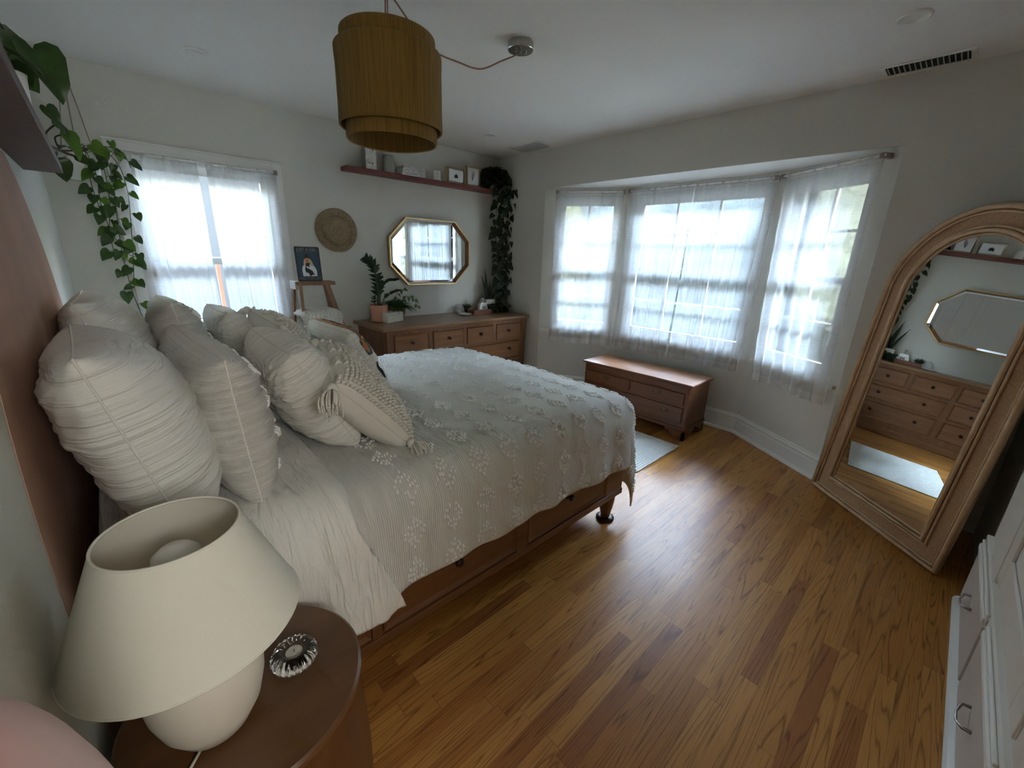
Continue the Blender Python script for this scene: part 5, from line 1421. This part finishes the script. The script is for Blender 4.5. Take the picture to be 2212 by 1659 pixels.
# wooden tray with silver bell bottle
tr_ = empty('wooden_tray', (3.08, 3.58, dz), 'reddish wooden tray carrying the silver flask', 'tray')
b = MB(); b.box(2.965, 3.20, 3.545, 3.665, dz, dz + .010); b.box(2.965, 3.20, 3.545, 3.555, dz + .010, dz + .048); b.box(2.965, 3.20, 3.655, 3.665, dz + .010, dz + .048); b.box(2.965, 2.975, 3.555, 3.655, dz + .010, dz + .048); b.box(3.19, 3.20, 3.555, 3.655, dz + .010, dz + .048)
b.build('tray_body', 'red_wood', tr_, bevel=.003)
fl = empty('silver_flask', (3.14, 3.61, dz + .0105), 'patterned silver flask with a round stopper standing in the wooden tray', 'flask')
b = MB(); fx, fy, fz = 3.135, 3.612, dz + .0105
b.prism([(-.066, 0), (.066, 0), (.070, .008), (.044, .098), (.034, .108), (-.034, .108), (-.044, .098), (-.070, .008)], lambda a, c: V((fx + a, fy - .022, fz + c)), lambda a, c: V((fx + a, fy + .022, fz + c)))
b.build('body', 'silver', fl, bevel=.008, seg=3)
MB().lathe([(.012, .105), (.008, .112), (.007, .122), (.012, .126), (.006, .130), (.005, .134), (.011, .140), (.013, .148), (.009, .156), (0, .158)], (fx, fy, fz), 24).build('stopper', 'silver', fl, smooth=True)
b = MB()
for k in range(7):
    a = k * 2 * PI / 7; b.sphere((fx + .018 * math.cos(a) + .004, fy - .0228, fz + .055 + .011 * math.sin(a * 2)), .006, 8, 6, (1.4, .12, .8))
b.build('dark_pattern', 'ink', fl)
# snake plant in taupe pot
sp_ = empty('potted_snake_plant', (3.32, 3.70, dz), 'dark snake plant in a two tone square pot behind the pothos', 'potted plant')
qx, qy = 3.292, 3.715
MB().box(qx - .062, qx + .062, qy - .055, qy + .055, dz, dz + .085).build('pot_base', 'taupe_pot', sp_, bevel=.004)
MB().box(qx - .066, qx + .066, qy - .059, qy + .059, dz + .085, dz + .138).build('pot_rim', 'bone', sp_, bevel=.004)
bl = MB()
for (x0_, tipx, tipz, w) in ((3.30, 3.262, 1.280, .020), (3.272, 3.185, 1.205, .014), (3.322, 3.395, 1.205, .016), (3.335, 3.45, 1.10, .016), (3.310, 3.335, 1.14, .017), (3.285, 3.30, 1.06, .015), (3.345, 3.40, 1.03, .013)):
    pts = []; o_ = len(bl.v); n = 12
    for i in range(n + 1):
        f = i / n; ww = w * (math.sin(PI * min(1, f * .62 + .30)) if f < .97 else .02) * (1 - f ** 6)
        x = x0_ + (tipx - x0_) * f ** 1.3; z = dz + .13 + (tipz - dz - .13) * f; y = qy + .02 * math.sin(x0_ * 90) - .01 * f
        bl.v += [(x - ww, y + .003, z), (x, y - .004, z), (x + ww, y + .003, z)]
        if i: 
            a = o_ + i * 3; bl.f += [(a - 3, a - 2, a + 1, a), (a - 2, a - 1, a + 2, a + 1)]
o = bl.build('leaves', 'leaf_dark', sp_, smooth=True, recalc=False); s = o.modifiers.new('t', 'SOLIDIFY'); s.thickness = .003

# ================================================================== PINK CHAIR AT THE LEFT EDGE
pc_ = empty('pink_chair', (.2, -.02, 0), 'pink velvet rounded chair back at the bottom left corner, right before the camera', 'chair')
b = MB()
def cback(u, v):
    a = 2 * PI * v
    # tall rounded slab against the wall, outline in the yz plane
    yy = lerp(-.30, .488, u); top = 1.236 - .26 * sstep(.27, .485, yy) - .012 * math.sin(yy * 9)
    ex = min(1, (1 - abs(2 * u - 1) ** 8)) ** .4
    cz = lerp(.42, top, .5); hz = (top - .42) / 2 * ex
    return V((.058 + .050 * ex * math.copysign(abs(math.cos(a)) ** .6, math.cos(a)), yy, cz + hz * math.copysign(abs(math.sin(a)) ** .55, math.sin(a))))
b.grid(cback, 40, 36); b.build('backrest', 'pink', pc_, smooth=True)
MB().box(.01, .115, -.28, .36, .36, .50).build('seat', 'pink', pc_, bevel=.03, seg=4)
for y in (-.24, .33):
    for x in (.03, .095): MB().beam((x, y, .36), (x, y, 0), .022, .022).build('leg', 'walnut_v', pc_)

# ================================================================== LIGHT, SKY, CAMERA
wd = D.worlds.new('sky'); bpy.context.scene.world = wd; wd.use_nodes = True
N = wd.node_tree.nodes; K = wd.node_tree.links; bg = N['Background']
tc = N.new('ShaderNodeTexCoord'); sp = N.new('ShaderNodeSeparateXYZ'); K.new(tc.outputs['Generated'], sp.inputs[0])
mr = N.new('ShaderNodeMapRange'); mr.inputs[1].default_value = -.05; mr.inputs[2].default_value = .7; K.new(sp.outputs[2], mr.inputs[0])
rp = N.new('ShaderNodeValToRGB'); rp.color_ramp.elements[0].color = (.86, .94, 1., 1); rp.color_ramp.elements[1].color = (.55, .74, 1., 1)
K.new(mr.outputs[0], rp.inputs[0]); K.new(rp.outputs[0], bg.inputs[0]); bg.inputs[1].default_value = 9.
def portal(c, sx, sy, nrm):
    l = D.lights.new('window_portal', 'AREA'); l.shape = 'RECTANGLE'; l.size = sx; l.size_y = sy; l.cycles.is_portal = True
    o = D.objects.new('window_portal', l); COL.objects.link(o); o.location = c
    o.rotation_euler = V(nrm).to_track_quat('-Z', 'Y').to_euler()
for P, (d, ln, n) in ((fA, bayu[0]), (fB, bayu[1]), (fC, bayu[2])):
    n = n if n.x > 0 else -n
    portal(V((*P, 0)) + d * ln / 2 + n * .125 + V((0, 0, (SZ0 + SZ1) / 2)), ln - .1, SZ1 - SZ0, -n)
portal(((WX0 + WX1) / 2, L + .145, (WZ0 + WZ1) / 2), WX1 - WX0, WZ1 - WZ0, (0, -1, 0))
sl = D.lights.new('sun', 'SUN'); sl.energy = 0.; sl.angle = math.radians(3); sl.color = (1, .93, .80)
so = D.objects.new('sun', sl); COL.objects.link(so); so.rotation_euler = V((.55, .35, -.9)).to_track_quat('-Z', 'Y').to_euler()

hl = D.lights.new('fill_lamp', 'POINT'); hl.energy = 5.2; hl.color = (1, .98, .95); hl.shadow_soft_size = .28  # added fill light behind the camera, lifts the near side of the room
ho = D.objects.new('fill_lamp', hl); COL.objects.link(ho); ho.location = (.30, YB - 1.1, 1.85)

cam = D.cameras.new('camera'); co = D.objects.new('camera', cam); COL.objects.link(co)
cam.sensor_width = 36; cam.lens = 900.06 / 2212 * 36; cam.clip_start = .02
yaw, pitch, roll = .807, -.3004, .0325
fw = V((math.cos(pitch) * math.cos(yaw), math.cos(pitch) * math.sin(yaw), math.sin(pitch)))
rt_ = V((math.sin(yaw), -math.cos(yaw), 0)); up_ = rt_.cross(fw)
r2 = rt_ * math.cos(roll) + up_ * math.sin(roll); u2 = -rt_ * math.sin(roll) + up_ * math.cos(roll)
co.matrix_world = Matrix(((r2.x, u2.x, -fw.x, .1664), (r2.y, u2.y, -fw.y, 0), (r2.z, u2.z, -fw.z, 1.4372), (0, 0, 0, 1)))
sc = bpy.context.scene; sc.camera = co
sc.view_settings.view_transform = 'Standard'; sc.view_settings.look = 'None'; sc.view_settings.gamma = 1; sc.view_settings.exposure = 3.25
sc.view_settings.use_curve_mapping = False
cy = sc.cycles; cy.max_bounces = 10; cy.diffuse_bounces = 4; cy.glossy_bounces = 4; cy.transmission_bounces = 8; cy.transparent_max_bounces = 12
cy.sample_clamp_indirect = 6; cy.caustics_reflective = False; cy.caustics_refractive = False; cy.use_denoising = True
try: cy.denoiser = 'OPENIMAGEDENOISE'; cy.denoising_prefilter = 'ACCURATE'; cy.use_adaptive_sampling = True; cy.adaptive_threshold = .035; cy.adaptive_min_samples = 32
except Exception: pass
